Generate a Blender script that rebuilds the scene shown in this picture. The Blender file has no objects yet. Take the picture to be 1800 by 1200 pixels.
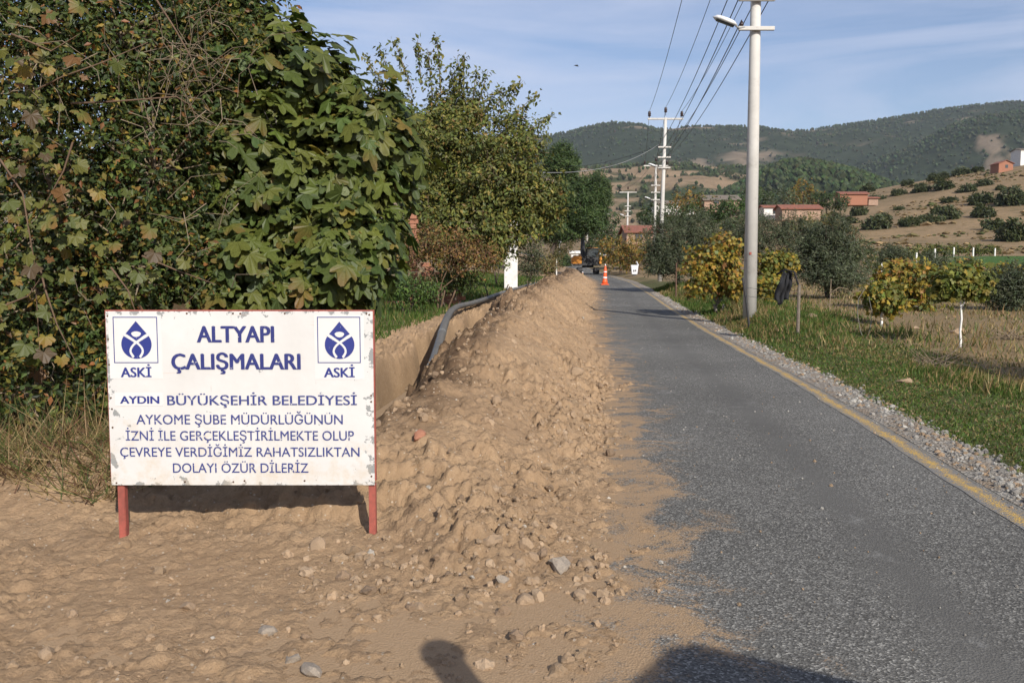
import bpy, math, random
import numpy as np
from mathutils import Vector, Matrix
R = math.radians
rng = np.random.default_rng(11)
random.seed(5)
SC = bpy.context.scene
COL = SC.collection

# ------------------------------------------------------------------ camera, sky, sun, exposure
F, HZ, CAMZ = 1600.0, 470.0, 1.6            # focal length and horizon row of the 1800x1200 photograph
PITCH = math.atan((600 - HZ) / F)
cam = bpy.data.cameras.new('camera'); camo = bpy.data.objects.new('camera', cam); COL.objects.link(camo)
cam.sensor_width = 36; cam.lens = 36 * F / 1800; cam.clip_end = 12000; cam.clip_start = .05
camo.location = (0, 0, CAMZ); camo.rotation_euler = (R(90) - PITCH, 0, 0)
SC.camera = camo
SUN_AZ, SUN_EL = 22.0, 31.0
w = bpy.data.worlds.new('World'); SC.world = w; w.use_nodes = True
nt = w.node_tree; nt.nodes.clear()
out = nt.nodes.new('ShaderNodeOutputWorld'); bg = nt.nodes.new('ShaderNodeBackground')
sky = nt.nodes.new('ShaderNodeTexSky'); sky.sky_type = 'NISHITA'; sky.sun_disc = False
sky.sun_elevation = R(SUN_EL); sky.sun_rotation = R(180 - SUN_AZ); sky.air_density = 1.0; sky.dust_density = 1.0; sky.ozone_density = 2.0
tc = nt.nodes.new('ShaderNodeTexCoord'); mp = nt.nodes.new('ShaderNodeMapping')
mp.inputs['Scale'].default_value = (.9, 1.8, 6.5); mp.inputs['Rotation'].default_value = (.25, .35, .3)
ns = nt.nodes.new('ShaderNodeTexNoise'); ns.inputs['Scale'].default_value = 2.1; ns.inputs['Detail'].default_value = 9; ns.inputs['Roughness'].default_value = .56; ns.inputs['Distortion'].default_value = .5
rp = nt.nodes.new('ShaderNodeValToRGB'); rp.color_ramp.elements[0].position = .40; rp.color_ramp.elements[0].color = (0, 0, 0, 1); rp.color_ramp.elements[1].position = .72; rp.color_ramp.elements[1].color = (.9, .9, .9, 1)
mx = nt.nodes.new('ShaderNodeMixRGB'); mx.inputs['Color2'].default_value = (5.6, 6.1, 7.7, 1)
L = nt.links.new
L(tc.outputs['Generated'], mp.inputs['Vector']); L(mp.outputs[0], ns.inputs['Vector']); L(ns.outputs['Fac'], rp.inputs['Fac'])
L(rp.outputs[0], mx.inputs['Fac']); tint = nt.nodes.new('ShaderNodeMixRGB'); tint.blend_type = 'MULTIPLY'; tint.inputs[0].default_value = 1; tint.inputs['Color2'].default_value = (1.02, .99, 1.09, 1); L(sky.outputs[0], tint.inputs['Color1']); L(tint.outputs[0], mx.inputs['Color1']); L(mx.outputs[0], bg.inputs['Color']); L(bg.outputs[0], out.inputs[0])
bg.inputs['Strength'].default_value = .1
sl = bpy.data.lights.new('sun', 'SUN'); sl.energy = 5.0; sl.angle = R(.5); sl.color = (1, .95, .87)
so = bpy.data.objects.new('sun', sl); COL.objects.link(so)
SUND = Vector((-math.sin(R(SUN_AZ)) * math.cos(R(SUN_EL)), math.cos(R(SUN_AZ)) * math.cos(R(SUN_EL)), -math.sin(R(SUN_EL))))
so.rotation_euler = SUND.to_track_quat('-Z', 'Y').to_euler(); so.location = (0, 0, 60)
SC.view_settings.view_transform = 'Standard'; SC.view_settings.look = 'None'; SC.view_settings.exposure = .2; SC.view_settings.gamma = 1
SC.render.engine = 'CYCLES'
SC.cycles.use_denoising = True; SC.cycles.max_bounces = 5; SC.cycles.diffuse_bounces = 3; SC.cycles.glossy_bounces = 2
SC.cycles.transparent_max_bounces = 6; SC.cycles.transmission_bounces = 3; SC.cycles.use_adaptive_sampling = True; SC.cycles.adaptive_threshold = .02

# ------------------------------------------------------------------ helpers
def W(px, py, Y):
    """the world point at distance Y (along +Y) seen at a pixel of the photograph"""
    v = (600 - py) / F; k = Y / (math.cos(PITCH) + v * math.sin(PITCH))
    return np.array([(px - 900) / F * k, Y, CAMZ + k * (-math.sin(PITCH) + v * math.cos(PITCH))])
def sstep(x, a, b):
    t = np.clip((np.asarray(x, float) - a) / (b - a), 0, 1); return t * t * (3 - 2 * t)
def vnoise(x, y, seed=0):
    x = np.asarray(x, float); y = np.asarray(y, float)
    xi = np.floor(x).astype(np.int64); yi = np.floor(y).astype(np.int64); fx = x - xi; fy = y - yi
    fx = fx * fx * (3 - 2 * fx); fy = fy * fy * (3 - 2 * fy)
    def h(a, b):
        n = (a * 374761393 + b * 668265263 + seed * 974634541) & 0xffffffff
        n = ((n ^ (n >> 13)) * 1274126177) & 0xffffffff
        n = ((n ^ (n >> 16)) * 2246822519) & 0xffffffff
        return ((n ^ (n >> 15)) & 0xffffff) / float(0xffffff)
    return (h(xi, yi) * (1 - fx) + h(xi + 1, yi) * fx) * (1 - fy) + (h(xi, yi + 1) * (1 - fx) + h(xi + 1, yi + 1) * fx) * fy
def fbm(x, y, seed=0, oct=4, gain=.5):
    s = 0; a = 1; t = 0
    for i in range(oct):
        s = s + a * (vnoise(x * 2 ** i + 17.3 * i, y * 2 ** i - 9.1 * i, seed + i) * 2 - 1); t += a; a *= gain
    return s / t
def nrm(a): return a / np.maximum(np.linalg.norm(a, axis=-1, keepdims=True), 1e-9)

def tag(o, label=None, cat=None, group=None, kind=None):
    if label: o['label'] = label
    if cat: o['category'] = cat
    if group: o['group'] = group
    if kind: o['kind'] = kind
    return o
def link(o, parent=None):
    COL.objects.link(o)
    if parent is not None: o.parent = parent
    return o
def empty(name, loc, label, cat, group=None, rz=0):
    o = bpy.data.objects.new(name, None); link(o); o.location = tuple(loc); o.rotation_euler = (0, 0, rz); o.empty_display_size = .2
    return tag(o, label, cat, group)
def fastmesh(name, V, Fc, mat, col=None, smooth=False, uv=None):
    """V (n,3); Fc (m,k) array of equal polygons"""
    V = np.asarray(V, np.float32); Fc = np.asarray(Fc, np.int32); k = Fc.shape[1]
    me = bpy.data.meshes.new(name); me.vertices.add(len(V)); me.vertices.foreach_set('co', V.ravel())
    me.loops.add(Fc.size); me.loops.foreach_set('vertex_index', Fc.ravel())
    me.polygons.add(len(Fc)); me.polygons.foreach_set('loop_start', np.arange(0, Fc.size, k, dtype=np.int32))
    try: me.polygons.foreach_set('loop_total', np.full(len(Fc), k, np.int32))
    except Exception: pass
    me.polygons.foreach_set('use_smooth', np.full(len(Fc), smooth, bool))
    if col is not None:
        a = me.attributes.new('col', 'FLOAT_COLOR', 'POINT')
        c = np.ones((len(V), 4), np.float32); c[:, :3] = col; a.data.foreach_set('color', c.ravel())
    if uv is not None:
        u = me.uv_layers.new(name='UVMap'); u.data.foreach_set('uv', np.asarray(uv, np.float32)[Fc.ravel()].ravel())
    me.update(calc_edges=True); me.validate()
    if mat: me.materials.append(mat)
    return me
def obj(name, me, parent=None, loc=None):
    o = bpy.data.objects.new(name, me); link(o, parent)
    if loc is not None: o.location = tuple(loc)
    return o
class MB:
    """collects boxes, tubes and lathes into one mesh"""
    def __init__(s): s.v = []; s.f = []
    def add(s, V, Fs):
        n = len(s.v); s.v += [tuple(map(float, p)) for p in V]; s.f += [tuple(int(i) + n for i in f) for f in Fs]; return s
    def box(s, c, d, rz=0, rx=0, ry=0):
        m = Matrix.Rotation(rz, 3, 'Z') @ Matrix.Rotation(ry, 3, 'Y') @ Matrix.Rotation(rx, 3, 'X')
        V = [m @ Vector((x * d[0] / 2, y * d[1] / 2, z * d[2] / 2)) + Vector(c) for x in (-1, 1) for y in (-1, 1) for z in (-1, 1)]
        return s.add(V, [(0, 1, 3, 2), (4, 6, 7, 5), (0, 4, 5, 1), (2, 3, 7, 6), (0, 2, 6, 4), (1, 5, 7, 3)])
    def tube(s, P, r, n=8, cap=True):
        P = [Vector(p) for p in P]; k = len(P)
        r = [float(q) for q in r] if hasattr(r, "__len__") else [float(r)] * k
        V = []; ref = Vector((.13, .29, 1)) if abs((P[-1] - P[0]).normalized().z) < .9 else Vector((1, .2, .1))
        for i, p in enumerate(P):
            t = (P[min(i + 1, k - 1)] - P[max(i - 1, 0)]).normalized(); a = t.cross(ref).normalized(); b = t.cross(a)
            V += [p + r[i] * (math.cos(2 * math.pi * j / n) * a + math.sin(2 * math.pi * j / n) * b) for j in range(n)]
        Fs = [(i * n + j, i * n + (j + 1) % n, (i + 1) * n + (j + 1) % n, (i + 1) * n + j) for i in range(k - 1) for j in range(n)]
        if cap: Fs += [tuple(range(n - 1, -1, -1)), tuple((k - 1) * n + j for j in range(n))]
        return s.add(V, Fs)
    def prism(s, pts, axis, a, b):
        """extrude a 2-D outline along 'x','y' or 'z' from a to b"""
        n = len(pts)
        def P(u, v, t): return (t, u, v) if axis == 'x' else ((u, t, v) if axis == 'y' else (u, v, t))
        V = [P(u, v, a) for u, v in pts] + [P(u, v, b) for u, v in pts]
        return s.add(V, [tuple(range(n)), tuple(range(2 * n - 1, n - 1, -1))] + [(i, n + i, n + (i + 1) % n, (i + 1) % n) for i in range(n)])
    def build(s, name, mat, parent=None, smooth=False, bevel=0, loc=None):
        me = bpy.data.meshes.new(name); me.from_pydata(s.v, [], s.f); me.validate()
        import bmesh
        b = bmesh.new(); b.from_mesh(me); bmesh.ops.recalc_face_normals(b, faces=b.faces); b.to_mesh(me); b.free()
        if smooth: me.polygons.foreach_set('use_smooth', [True] * len(me.polygons))
        me.materials.append(mat); o = obj(name, me, parent, loc)
        if bevel:
            m = o.modifiers.new('bevel', 'BEVEL'); m.width = bevel; m.segments = 2; m.limit_method = 'ANGLE'
        return o

# ---- materials
def newmat(name):
    m = bpy.data.materials.new(name); m.use_nodes = True; n = m.node_tree; b = n.nodes['Principled BSDF']; return m, n, b
def noise_node(n, scale, detail=6, rough=.6, vec=None, dist=0):
    t = n.nodes.new('ShaderNodeTexNoise'); t.inputs['Scale'].default_value = scale; t.inputs['Detail'].default_value = detail
    t.inputs['Roughness'].default_value = rough; t.inputs['Distortion'].default_value = dist
    if vec is not None: n.links.new(vec, t.inputs['Vector'])
    return t.outputs['Fac']
def ramp(n, fac, stops):
    r = n.nodes.new('ShaderNodeValToRGB'); e = r.color_ramp.elements
    while len(e) < len(stops): e.new(.5)
    for q, (p, c) in zip(e, stops): q.position = p; q.color = (c, c, c, 1) if not hasattr(c, '__len__') else (*c, 1)
    n.links.new(fac, r.inputs['Fac']); return r.outputs[0]
def mix(n, fac, a, b, mode='MIX'):
    m = n.nodes.new('ShaderNodeMixRGB'); m.blend_type = mode
    for i, x in ((0, fac), (1, a), (2, b)):
        if hasattr(x, 'is_linked') or hasattr(x, 'links'): n.links.new(x, m.inputs[i])
        elif hasattr(x, '__len__'): m.inputs[i].default_value = (*x, 1)
        else: m.inputs[i].default_value = x if i == 0 else (x, x, x, 1)
    return m.outputs[0]
def math_node(n, op, a, b=0.0, c=None):
    m = n.nodes.new('ShaderNodeMath'); m.operation = op
    for i, x in enumerate((a, b) if c is None else (a, b, c)):
        if hasattr(x, 'links'): n.links.new(x, m.inputs[i])
        else: m.inputs[i].default_value = x
    return m.outputs[0]
def bump(n, b, h, strength=.5, dist=.02):
    k = n.nodes.new('ShaderNodeBump'); k.inputs['Strength'].default_value = strength; k.inputs['Distance'].default_value = dist
    n.links.new(h, k.inputs['Height']); n.links.new(k.outputs[0], b.inputs['Normal'])
def coord(n, which='Object'):
    return n.nodes.new('ShaderNodeTexCoord').outputs[which]
def attr(n, name='col'):
    a = n.nodes.new('ShaderNodeAttribute'); a.attribute_name = name; return a.outputs['Color']
def paint(name, c1, c2=None, scale=6, rough=.6, bmp=.2, bscale=40, metal=0, dirt=None, spec=.4):
    """plain weathered surface: two tones of noise, optional dirt blotches, fine relief"""
    m, n, b = newmat(name); v = coord(n)
    c2 = c2 or tuple(x * .75 for x in c1)
    c = mix(n, ramp(n, noise_node(n, scale, 6, .65, v), [(.35, 0.0), (.68, 1.0)]), c1, c2)
    if dirt: c = mix(n, ramp(n, noise_node(n, scale * 2.7, 8, .7, v), [(.55, 0.0), (.72, .8)]), c, dirt)
    n.links.new(c, b.inputs['Base Color']); b.inputs['Roughness'].default_value = rough; b.inputs['Metallic'].default_value = metal
    b.inputs['Specular IOR Level'].default_value = spec
    if bmp: bump(n, b, noise_node(n, bscale, 5, .6, v), bmp, .004)
    return m
def leafmat(name, trans=.28, rough=.5, nscale=14, spec=.3):
    m, n, b = newmat(name); c = attr(n)
    c = mix(n, 1.0, c, ramp(n, noise_node(n, nscale, 3, .6, coord(n)), [(.3, .72), (.7, 1.18)]), 'MULTIPLY')
    n.links.new(c, b.inputs['Base Color']); b.inputs['Roughness'].default_value = rough; b.inputs['Specular IOR Level'].default_value = spec
    t = n.nodes.new('ShaderNodeBsdfTranslucent'); n.links.new(mix(n, 1.0, c, (1.1, 1.15, .6), 'MULTIPLY'), t.inputs['Color'])
    s = n.nodes.new('ShaderNodeMixShader'); s.inputs[0].default_value = trans
    n.links.new(b.outputs[0], s.inputs[1]); n.links.new(t.outputs[0], s.inputs[2]); n.links.new(s.outputs[0], n.nodes['Material Output'].inputs['Surface'])
    return m
MAT = {}
MAT['leaf'] = leafmat('leaf'); MAT['needle'] = leafmat('needle', .12, .6); MAT['grass'] = leafmat('grass_blade', .3, .6, 3)
MAT['bark'] = paint('bark', (.12, .09, .065), (.05, .038, .03), 9, .9, .6, 60)
MAT['greybark'] = paint('grey_bark', (.23, .21, .18), (.12, .11, .09), 9, .9, .5, 60)
MAT['cane'] = paint('cane', (.14, .085, .05), (.08, .05, .03), 12, .8, .3, 80)
MAT['twig'] = paint('dry_twig', (.27, .21, .14), (.16, .12, .08), 12, .9, .2, 80)
MAT['lime'] = paint('limewash', (.78, .77, .74), (.55, .53, .48), 14, .9, .3, 60)
MAT['concrete'] = paint('pole_concrete', (.54, .52, .48), (.44, .42, .385), 1.6, .85, .3, 30, dirt=(.33, .31, .275))
MAT['porcelain'] = paint('brown_porcelain', (.03, .014, .012), None, 5, .3, 0)
MAT['lampwhite'] = paint('lamp_housing', (.68, .69, .68), (.5, .5, .5), 4, .45, .1)
MAT['glass'] = paint('dark_glass', (.03, .04, .045), (.05, .06, .065), 3, .12, 0, spec=.7)
MAT['wire'] = paint('cable', (.06, .06, .065), None, 2, .6, 0)
MAT['palewire'] = paint('pale_cable', (.28, .28, .27), None, 2, .6, 0)
MAT['red'] = paint('red_oxide_steel', (.34, .085, .06), (.22, .06, .045), 18, .65, .35, 90, dirt=(.16, .07, .045))
MAT['orange'] = paint('machine_orange', (.62, .25, .025), (.5, .19, .02), 3, .5, .1, dirt=(.3, .19, .1))
MAT['black'] = paint('black_steel', (.022, .022, .024), (.04, .038, .036), 4, .6, .15)
MAT['cloth'] = paint('black_cloth', (.012, .012, .014), (.02, .02, .022), 10, .9, .4, 60)
MAT['rust'] = paint('rusty_steel', (.14, .075, .045), (.07, .045, .035), 14, .85, .4, 70)
MAT['wood'] = paint('grey_wood', (.2, .165, .13), (.11, .09, .07), 16, .9, .4, 80)
MAT['brick'] = paint('hollow_brick', (.34, .15, .09), (.26, .115, .07), 7, .9, .4, 50, dirt=(.3, .2, .14))
MAT['tile'] = paint('roof_tile', (.27, .1, .06), (.16, .07, .05), 2.5, .85, .4, 12)
MAT['white'] = paint('white_wall', (.72, .7, .66), (.6, .57, .52), 3, .9, .2, 20, dirt=(.4, .36, .3))
MAT['pinkwall'] = paint('mud_wall', (.36, .24, .17), (.27, .18, .13), 3, .9, .3, 20)
MAT['plastic'] = paint('white_plastic', (.75, .75, .75), (.6, .6, .62), 5, .4, .1)
MAT['coneorange'] = paint('cone_orange', (.75, .11, .025), (.6, .09, .02), 4, .5, .1)
MAT['stone'] = paint('stone', (.32, .225, .14), (.24, .17, .11), 9, .9, .5, 40, dirt=(.42, .28, .16))
MAT['greystone'] = paint('grey_stone', (.3, .25, .195), (.2, .17, .14), 9, .9, .5, 40, dirt=(.36, .25, .15))
MAT['skin'] = paint('skin', (.42, .24, .16), None, 5, .6, 0)
MAT['vest'] = paint('hi_vis', (.5, .62, .08), None, 5, .7, 0)
MAT['darkcloth'] = paint('dark_clothes', (.04, .045, .06), None, 8, .9, .2)
# ------------------------------------------------------------------ lie of the land
_LY = [-40, -5, 0, 5.6, 8.45, 12.2, 19.2, 27.5, 44, 67, 95, 125, 150, 200, 300, 420, 900]
_LX = [-1, 2.2, 2.7, 3.15, 3.48, 3.81, 4.3, 5.0, 6.6, 8.6, 10, 10.4, 9.6, 6, -8, -20, -40]
_yy = np.linspace(-40, 900, 4701); _k = np.exp(-.5 * (np.arange(-25, 26) / 9.0) ** 2); _k /= _k.sum()
_ll = np.interp(_yy, _LY, _LX); _lls = np.convolve(np.pad(_ll, 25, mode='edge'), _k, 'valid')
def line(Y): return np.interp(Y, _yy, _lls)                       # X of the yellow edge line
_rz = np.interp(_yy, [-40, 0, 104, 125, 150, 200, 300, 420, 900], [-.3, 0, .83, 1.35, 2.5, 4.3, 8, 13, 26])
_rzs = np.convolve(np.pad(_rz, 25, mode='edge'), _k, 'valid')
def roadz(Y): return np.interp(Y, _yy, _rzs)
def gz(X, Y):
    """natural ground height"""
    X = np.asarray(X, float); Y = np.asarray(Y, float); u = X - line(Y)
    z = roadz(Y)
    bank = np.interp(Y, [3, 9, 15, 20, 26, 40, 80], [.02, .04, .12, .36, .36, .25, .2])
    z = z + np.where(u > 0, bank * sstep(u, .6, 1.7), 0) - .1 * sstep(u, 2, 5) * (u > 0) * (Y < 40)
    z = z + np.where(u < 0, sstep(-u, 5.7, 7.2) * .25 * sstep(Y, 5.5, 9) + .5 * sstep(-u, 7, 14) * sstep(Y, 5, 10), 0)
    z = z + 1.75 * sstep(u, 14, 34) * sstep(Y, 42, 84)
    far = np.interp(X, [-400, -100, 15, 60, 112, 169, 230, 400], [14, 8, 7.5, 12, 22, 33.5, 40, 45])
    z = z + np.maximum(far - 8, 0) * sstep(Y, 85, 300) * np.where(Y > 300, 1 - .5 * sstep(Y, 300, 650), 1)
    z = z + .06 * fbm(X * .5, Y * .5, 3, 3) * sstep(np.abs(u + 2.5), 3.5, 5) + .7 * fbm(X / 22, Y / 22, 8, 3) * sstep(Y, 90, 160) * sstep(np.abs(u), 6, 20)
    return z
def road_uv(n):
    s = n.nodes.new('ShaderNodeSeparateXYZ'); n.links.new(coord(n, 'UV'), s.inputs[0]); return s.outputs[0], s.outputs[1]
def grid_faces(nr, nc):
    i = np.arange(nr - 1)[:, None] * nc + np.arange(nc - 1)[None, :]
    return np.stack([i, i + 1, i + nc + 1, i + nc], -1).reshape(-1, 4)

# ground sheet
def ground_mat():
    m, n, b = newmat('field_ground'); v = coord(n)
    big = noise_node(n, .55, 5, .6, v); fine = noise_node(n, 9, 8, .7, v)
    c = mix(n, ramp(n, fine, [(.3, 0.0), (.7, 1.0)]), (.16, .115, .06), (.27, .195, .11))
    g = mix(n, ramp(n, fine, [(.3, 0.0), (.7, 1.0)]), (.065, .078, .026), (.125, .115, .05))
    a = n.nodes.new('ShaderNodeSeparateColor'); n.links.new(attr(n), a.inputs[0])
    gm = math_node(n, 'ADD', a.outputs[0], math_node(n, 'MULTIPLY', math_node(n, 'SUBTRACT', big, .5), 1.5))
    c = mix(n, ramp(n, gm, [(.4, 0.0), (.62, 1.0)]), c, g)
    far = mix(n, ramp(n, noise_node(n, .05, 9, .75, v), [(.36, 0.0), (.64, 1.0)]), (.30, .205, .115), (.18, .13, .075))
    far = mix(n, ramp(n, noise_node(n, .5, 8, .75, v), [(.48, 0.0), (.66, .75)]), far, (.12, .1, .05))
    c = mix(n, a.outputs[1], c, far)
    c = mix(n, a.outputs[2], c, (.06, .115, .028))
    n.links.new(c, b.inputs['Base Color']); b.inputs['Roughness'].default_value = .95; b.inputs['Specular IOR Level'].default_value = .1
    bump(n, b, noise_node(n, 14, 8, .75, v), .7, .05); return m
us = np.r_[-700, -450, -300, -200, -140, -100, -70, -50, -36, -26, -19, -14, -11, -9.3, -8.3, -7.6, -7.1, -6.75, -6.5, -6.2, -4, -1.5, .2, .45, .6, .75, .9, 1.05, 1.2, 1.4, 1.6, 1.9, 2.3, 2.8, 3.4, 4.2, 5.2, 6.5, 8, 10, 12.5, 15.5, 19, 23, 28, 34, 41, 49, 58, 68, 79, 91, 104, 118, 133, 150, 170, 195, 230, 280, 350, 450, 600, 800, 1000]
Ys = np.r_[-40, -20, -8, -2, np.arange(0, 30, .5), np.geomspace(30, 700, 130)]
U, YY = np.meshgrid(us, Ys); X = line(YY) + U
Z = gz(X, YY)
inner = (U > -6.45) & (U < .5)
Z = np.where(inner, roadz(YY) - .08 - 1.6 * sstep(YY, 6, 8) * (U < -1.6), Z)
Z = np.where((U < -6) & (YY < 7), Z - .06, Z)
cg = np.zeros((U.size, 3)); u_ = U.ravel(); y_ = YY.ravel(); x_ = X.ravel()
green = np.where(u_ > 0, .95 - .75 * sstep(u_, 1.5, 3.4), .62 * sstep(y_, 8, 12)) * (1 - .6 * sstep(y_, 40, 80)); cg[:, 0] = green
cg[:, 1] = sstep(y_, 60, 110) * sstep(np.abs(u_), 5, 12)
cg[:, 2] = ((y_ > 68) & (y_ < 100) & (x_ > .46 * y_) & (x_ < 110)) * 1.0
ground = obj('ground', fastmesh('ground', np.stack([X.ravel(), YY.ravel(), Z.ravel()], 1), grid_faces(len(Ys), len(us)), ground_mat(), cg, True)); tag(ground, kind='structure')

# road
def road_mat():
    m, n, b = newmat('chip_seal'); v = coord(n); u, y = road_uv(n)
    chip = n.nodes.new('ShaderNodeTexVoronoi'); chip.inputs['Scale'].default_value = 105; n.links.new(v, chip.inputs['Vector'])
    sep = n.nodes.new('ShaderNodeSeparateColor'); n.links.new(chip.outputs['Color'], sep.inputs[0])
    c = ramp(n, sep.outputs[0], [(0, (.068, .065, .058)), (.45, (.115, .11, .1)), (.8, (.165, .158, .142)), (1, (.32, .308, .275))])
    smooth = math_node(n, 'ADD', ramp(n, math_node(n, 'ABSOLUTE', math_node(n, 'ADD', u, 1.05)), [(.0, 1.0), (.42, 0.0)]), math_node(n, 'MULTIPLY', math_node(n, 'SUBTRACT', noise_node(n, .9, 5, .6, v), .55), 1.6))
    c = mix(n, ramp(n, smooth, [(.25, 0.0), (.95, .85)]), c, (.118, .113, .103))
    pale = ramp(n, noise_node(n, 1.3, 7, .7, v), [(.6, 0.0), (.76, .6)])
    c = mix(n, math_node(n, 'MULTIPLY', pale, ramp(n, sep.outputs[1], [(.35, 0.0), (.6, 1.0)])), c, (.5, .49, .46))
    big = ramp(n, noise_node(n, .35, 4, .5, v), [(.3, .8), (.7, 1.15)]); c = mix(n, 1.0, c, big, 'MULTIPLY')
    # loose earth swept over the left of the road
    d = math_node(n, 'ADD', math_node(n, 'MULTIPLY', math_node(n, 'ADD', u, 2.0), -1.0), math_node(n, 'MULTIPLY', math_node(n, 'SUBTRACT', noise_node(n, 2.3, 9, .72, v, .6), .5), 2.9))
    d2 = math_node(n, 'ADD', d, math_node(n, 'MULTIPLY', math_node(n, 'SUBTRACT', sep.outputs[2], .5), .3))
    c = mix(n, ramp(n, d2, [(.1, 0.0), (.45, .92)]), c, mix(n, noise_node(n, 30, 4, .6, v), (.37, .25, .145), (.29, .195, .113)))
    sh = math_node(n, 'ADD', u, math_node(n, 'MULTIPLY', noise_node(n, 5, 5, .6, v), .25))
    c = mix(n, ramp(n, sh, [(.12, 0.0), (.3, .45)]), c, (.3, .27, .22))
    n.links.new(c, b.inputs['Base Color']); b.inputs['Roughness'].default_value = .85; b.inputs['Specular IOR Level'].default_value = .1
    bump(n, b, math_node(n, 'ADD', chip.outputs['Distance'], math_node(n, 'MULTIPLY', noise_node(n, 25, 4, .6, v), .6)), .4, .01); return m
ru = np.linspace(-5.0, .62, 24); ry = np.r_[np.arange(-12, 30, .6), np.geomspace(30, 330, 90)]
U, YY = np.meshgrid(ru, ry); X = line(YY) + U; Z = roadz(YY) + .018 * fbm(X * .8, YY * .5, 5, 3)
road = obj('road', fastmesh('road', np.stack([X.ravel(), YY.ravel(), Z.ravel()], 1), grid_faces(len(ry), len(ru)), road_mat(), None, True, np.stack([U.ravel(), YY.ravel()], 1))); tag(road, kind='structure')
def rz_at(X, Y):
    u = X - line(Y); return roadz(Y) + .018 * fbm(X * .8, Y * .5, 5, 3)
# worn yellow edge line
def line_mat():
    m, n, b = newmat('worn_yellow_paint'); v = coord(n); u, y = road_uv(n)
    ch = n.nodes.new('ShaderNodeTexVoronoi'); ch.inputs['Scale'].default_value = 105; n.links.new(v, ch.inputs['Vector'])
    s = n.nodes.new('ShaderNodeSeparateColor'); n.links.new(ch.outputs['Color'], s.inputs[0])
    wear = math_node(n, 'ADD', math_node(n, 'MULTIPLY', s.outputs[1], .5), noise_node(n, 6, 6, .7, v))
    edge = math_node(n, 'MULTIPLY', math_node(n, 'ABSOLUTE', u), 4.5)
    c = mix(n, ramp(n, math_node(n, 'ADD', wear, edge), [(.68, 0.0), (1.0, 1.0)]), mix(n, s.outputs[0], (.56, .34, .045), (.44, .27, .06)), (.17, .16, .145))
    n.links.new(c, b.inputs['Base Color']); b.inputs['Roughness'].default_value = .75
    bump(n, b, ch.outputs['Distance'], .5, .01); return m
lu = np.linspace(-.095, .085, 5); ly = np.r_[np.arange(2, 30, .12), np.geomspace(30, 120, 60)]
U, YY = np.meshgrid(lu, ly); wob = .02 * fbm(YY * 2.5, U * 0 + 3, 9, 3); X = line(YY) + U + wob
edge = obj('edge_line', fastmesh('edge_line', np.stack([X.ravel(), YY.ravel(), (rz_at(X, YY) + .0035).ravel()], 1), grid_faces(len(ly), len(lu)), line_mat(), None, True, np.stack([U.ravel(), YY.ravel()], 1)), road)
# gravel shoulder
def gravel_mat():
    m, n, b = newmat('gravel_shoulder'); v = coord(n)
    ch = n.nodes.new('ShaderNodeTexVoronoi'); ch.inputs['Scale'].default_value = 48; n.links.new(v, ch.inputs['Vector'])
    s = n.nodes.new('ShaderNodeSeparateColor'); n.links.new(ch.outputs['Color'], s.inputs[0])
    c = ramp(n, s.outputs[0], [(0, (.11, .1, .085)), (.5, (.22, .2, .165)), (1, (.38, .35, .3))])
    c = mix(n, ramp(n, noise_node(n, 3, 7, .7, v), [(.42, 0.0), (.62, .85)]), c, (.22, .155, .095))
    n.links.new(c, b.inputs['Base Color']); b.inputs['Roughness'].default_value = .95
    bump(n, b, ch.outputs['Distance'], .7, .02); return m
gu = np.linspace(.12, .62, 10); gy = np.r_[np.arange(-6, 30, .25), np.geomspace(30, 110, 60)]
U, YY = np.meshgrid(gu, gy); X = line(YY) + U + (.16 * fbm(YY * 1.3, U * 0, 21, 4)) * sstep(U, .2, .7)
Z = rz_at(X, YY) + .003 + .01 * sstep(U, .12, .3); Z = np.where(U > .36, np.maximum(Z, gz(X, YY) + .012) - .1 * sstep(U, .48, .62), Z)
shoulder = obj('gravel_shoulder', fastmesh('gravel_shoulder', np.stack([X.ravel(), YY.ravel(), Z.ravel()], 1), grid_faces(len(gy), len(gu)), gravel_mat(), None, True)); tag(shoulder, kind='structure')

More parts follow.
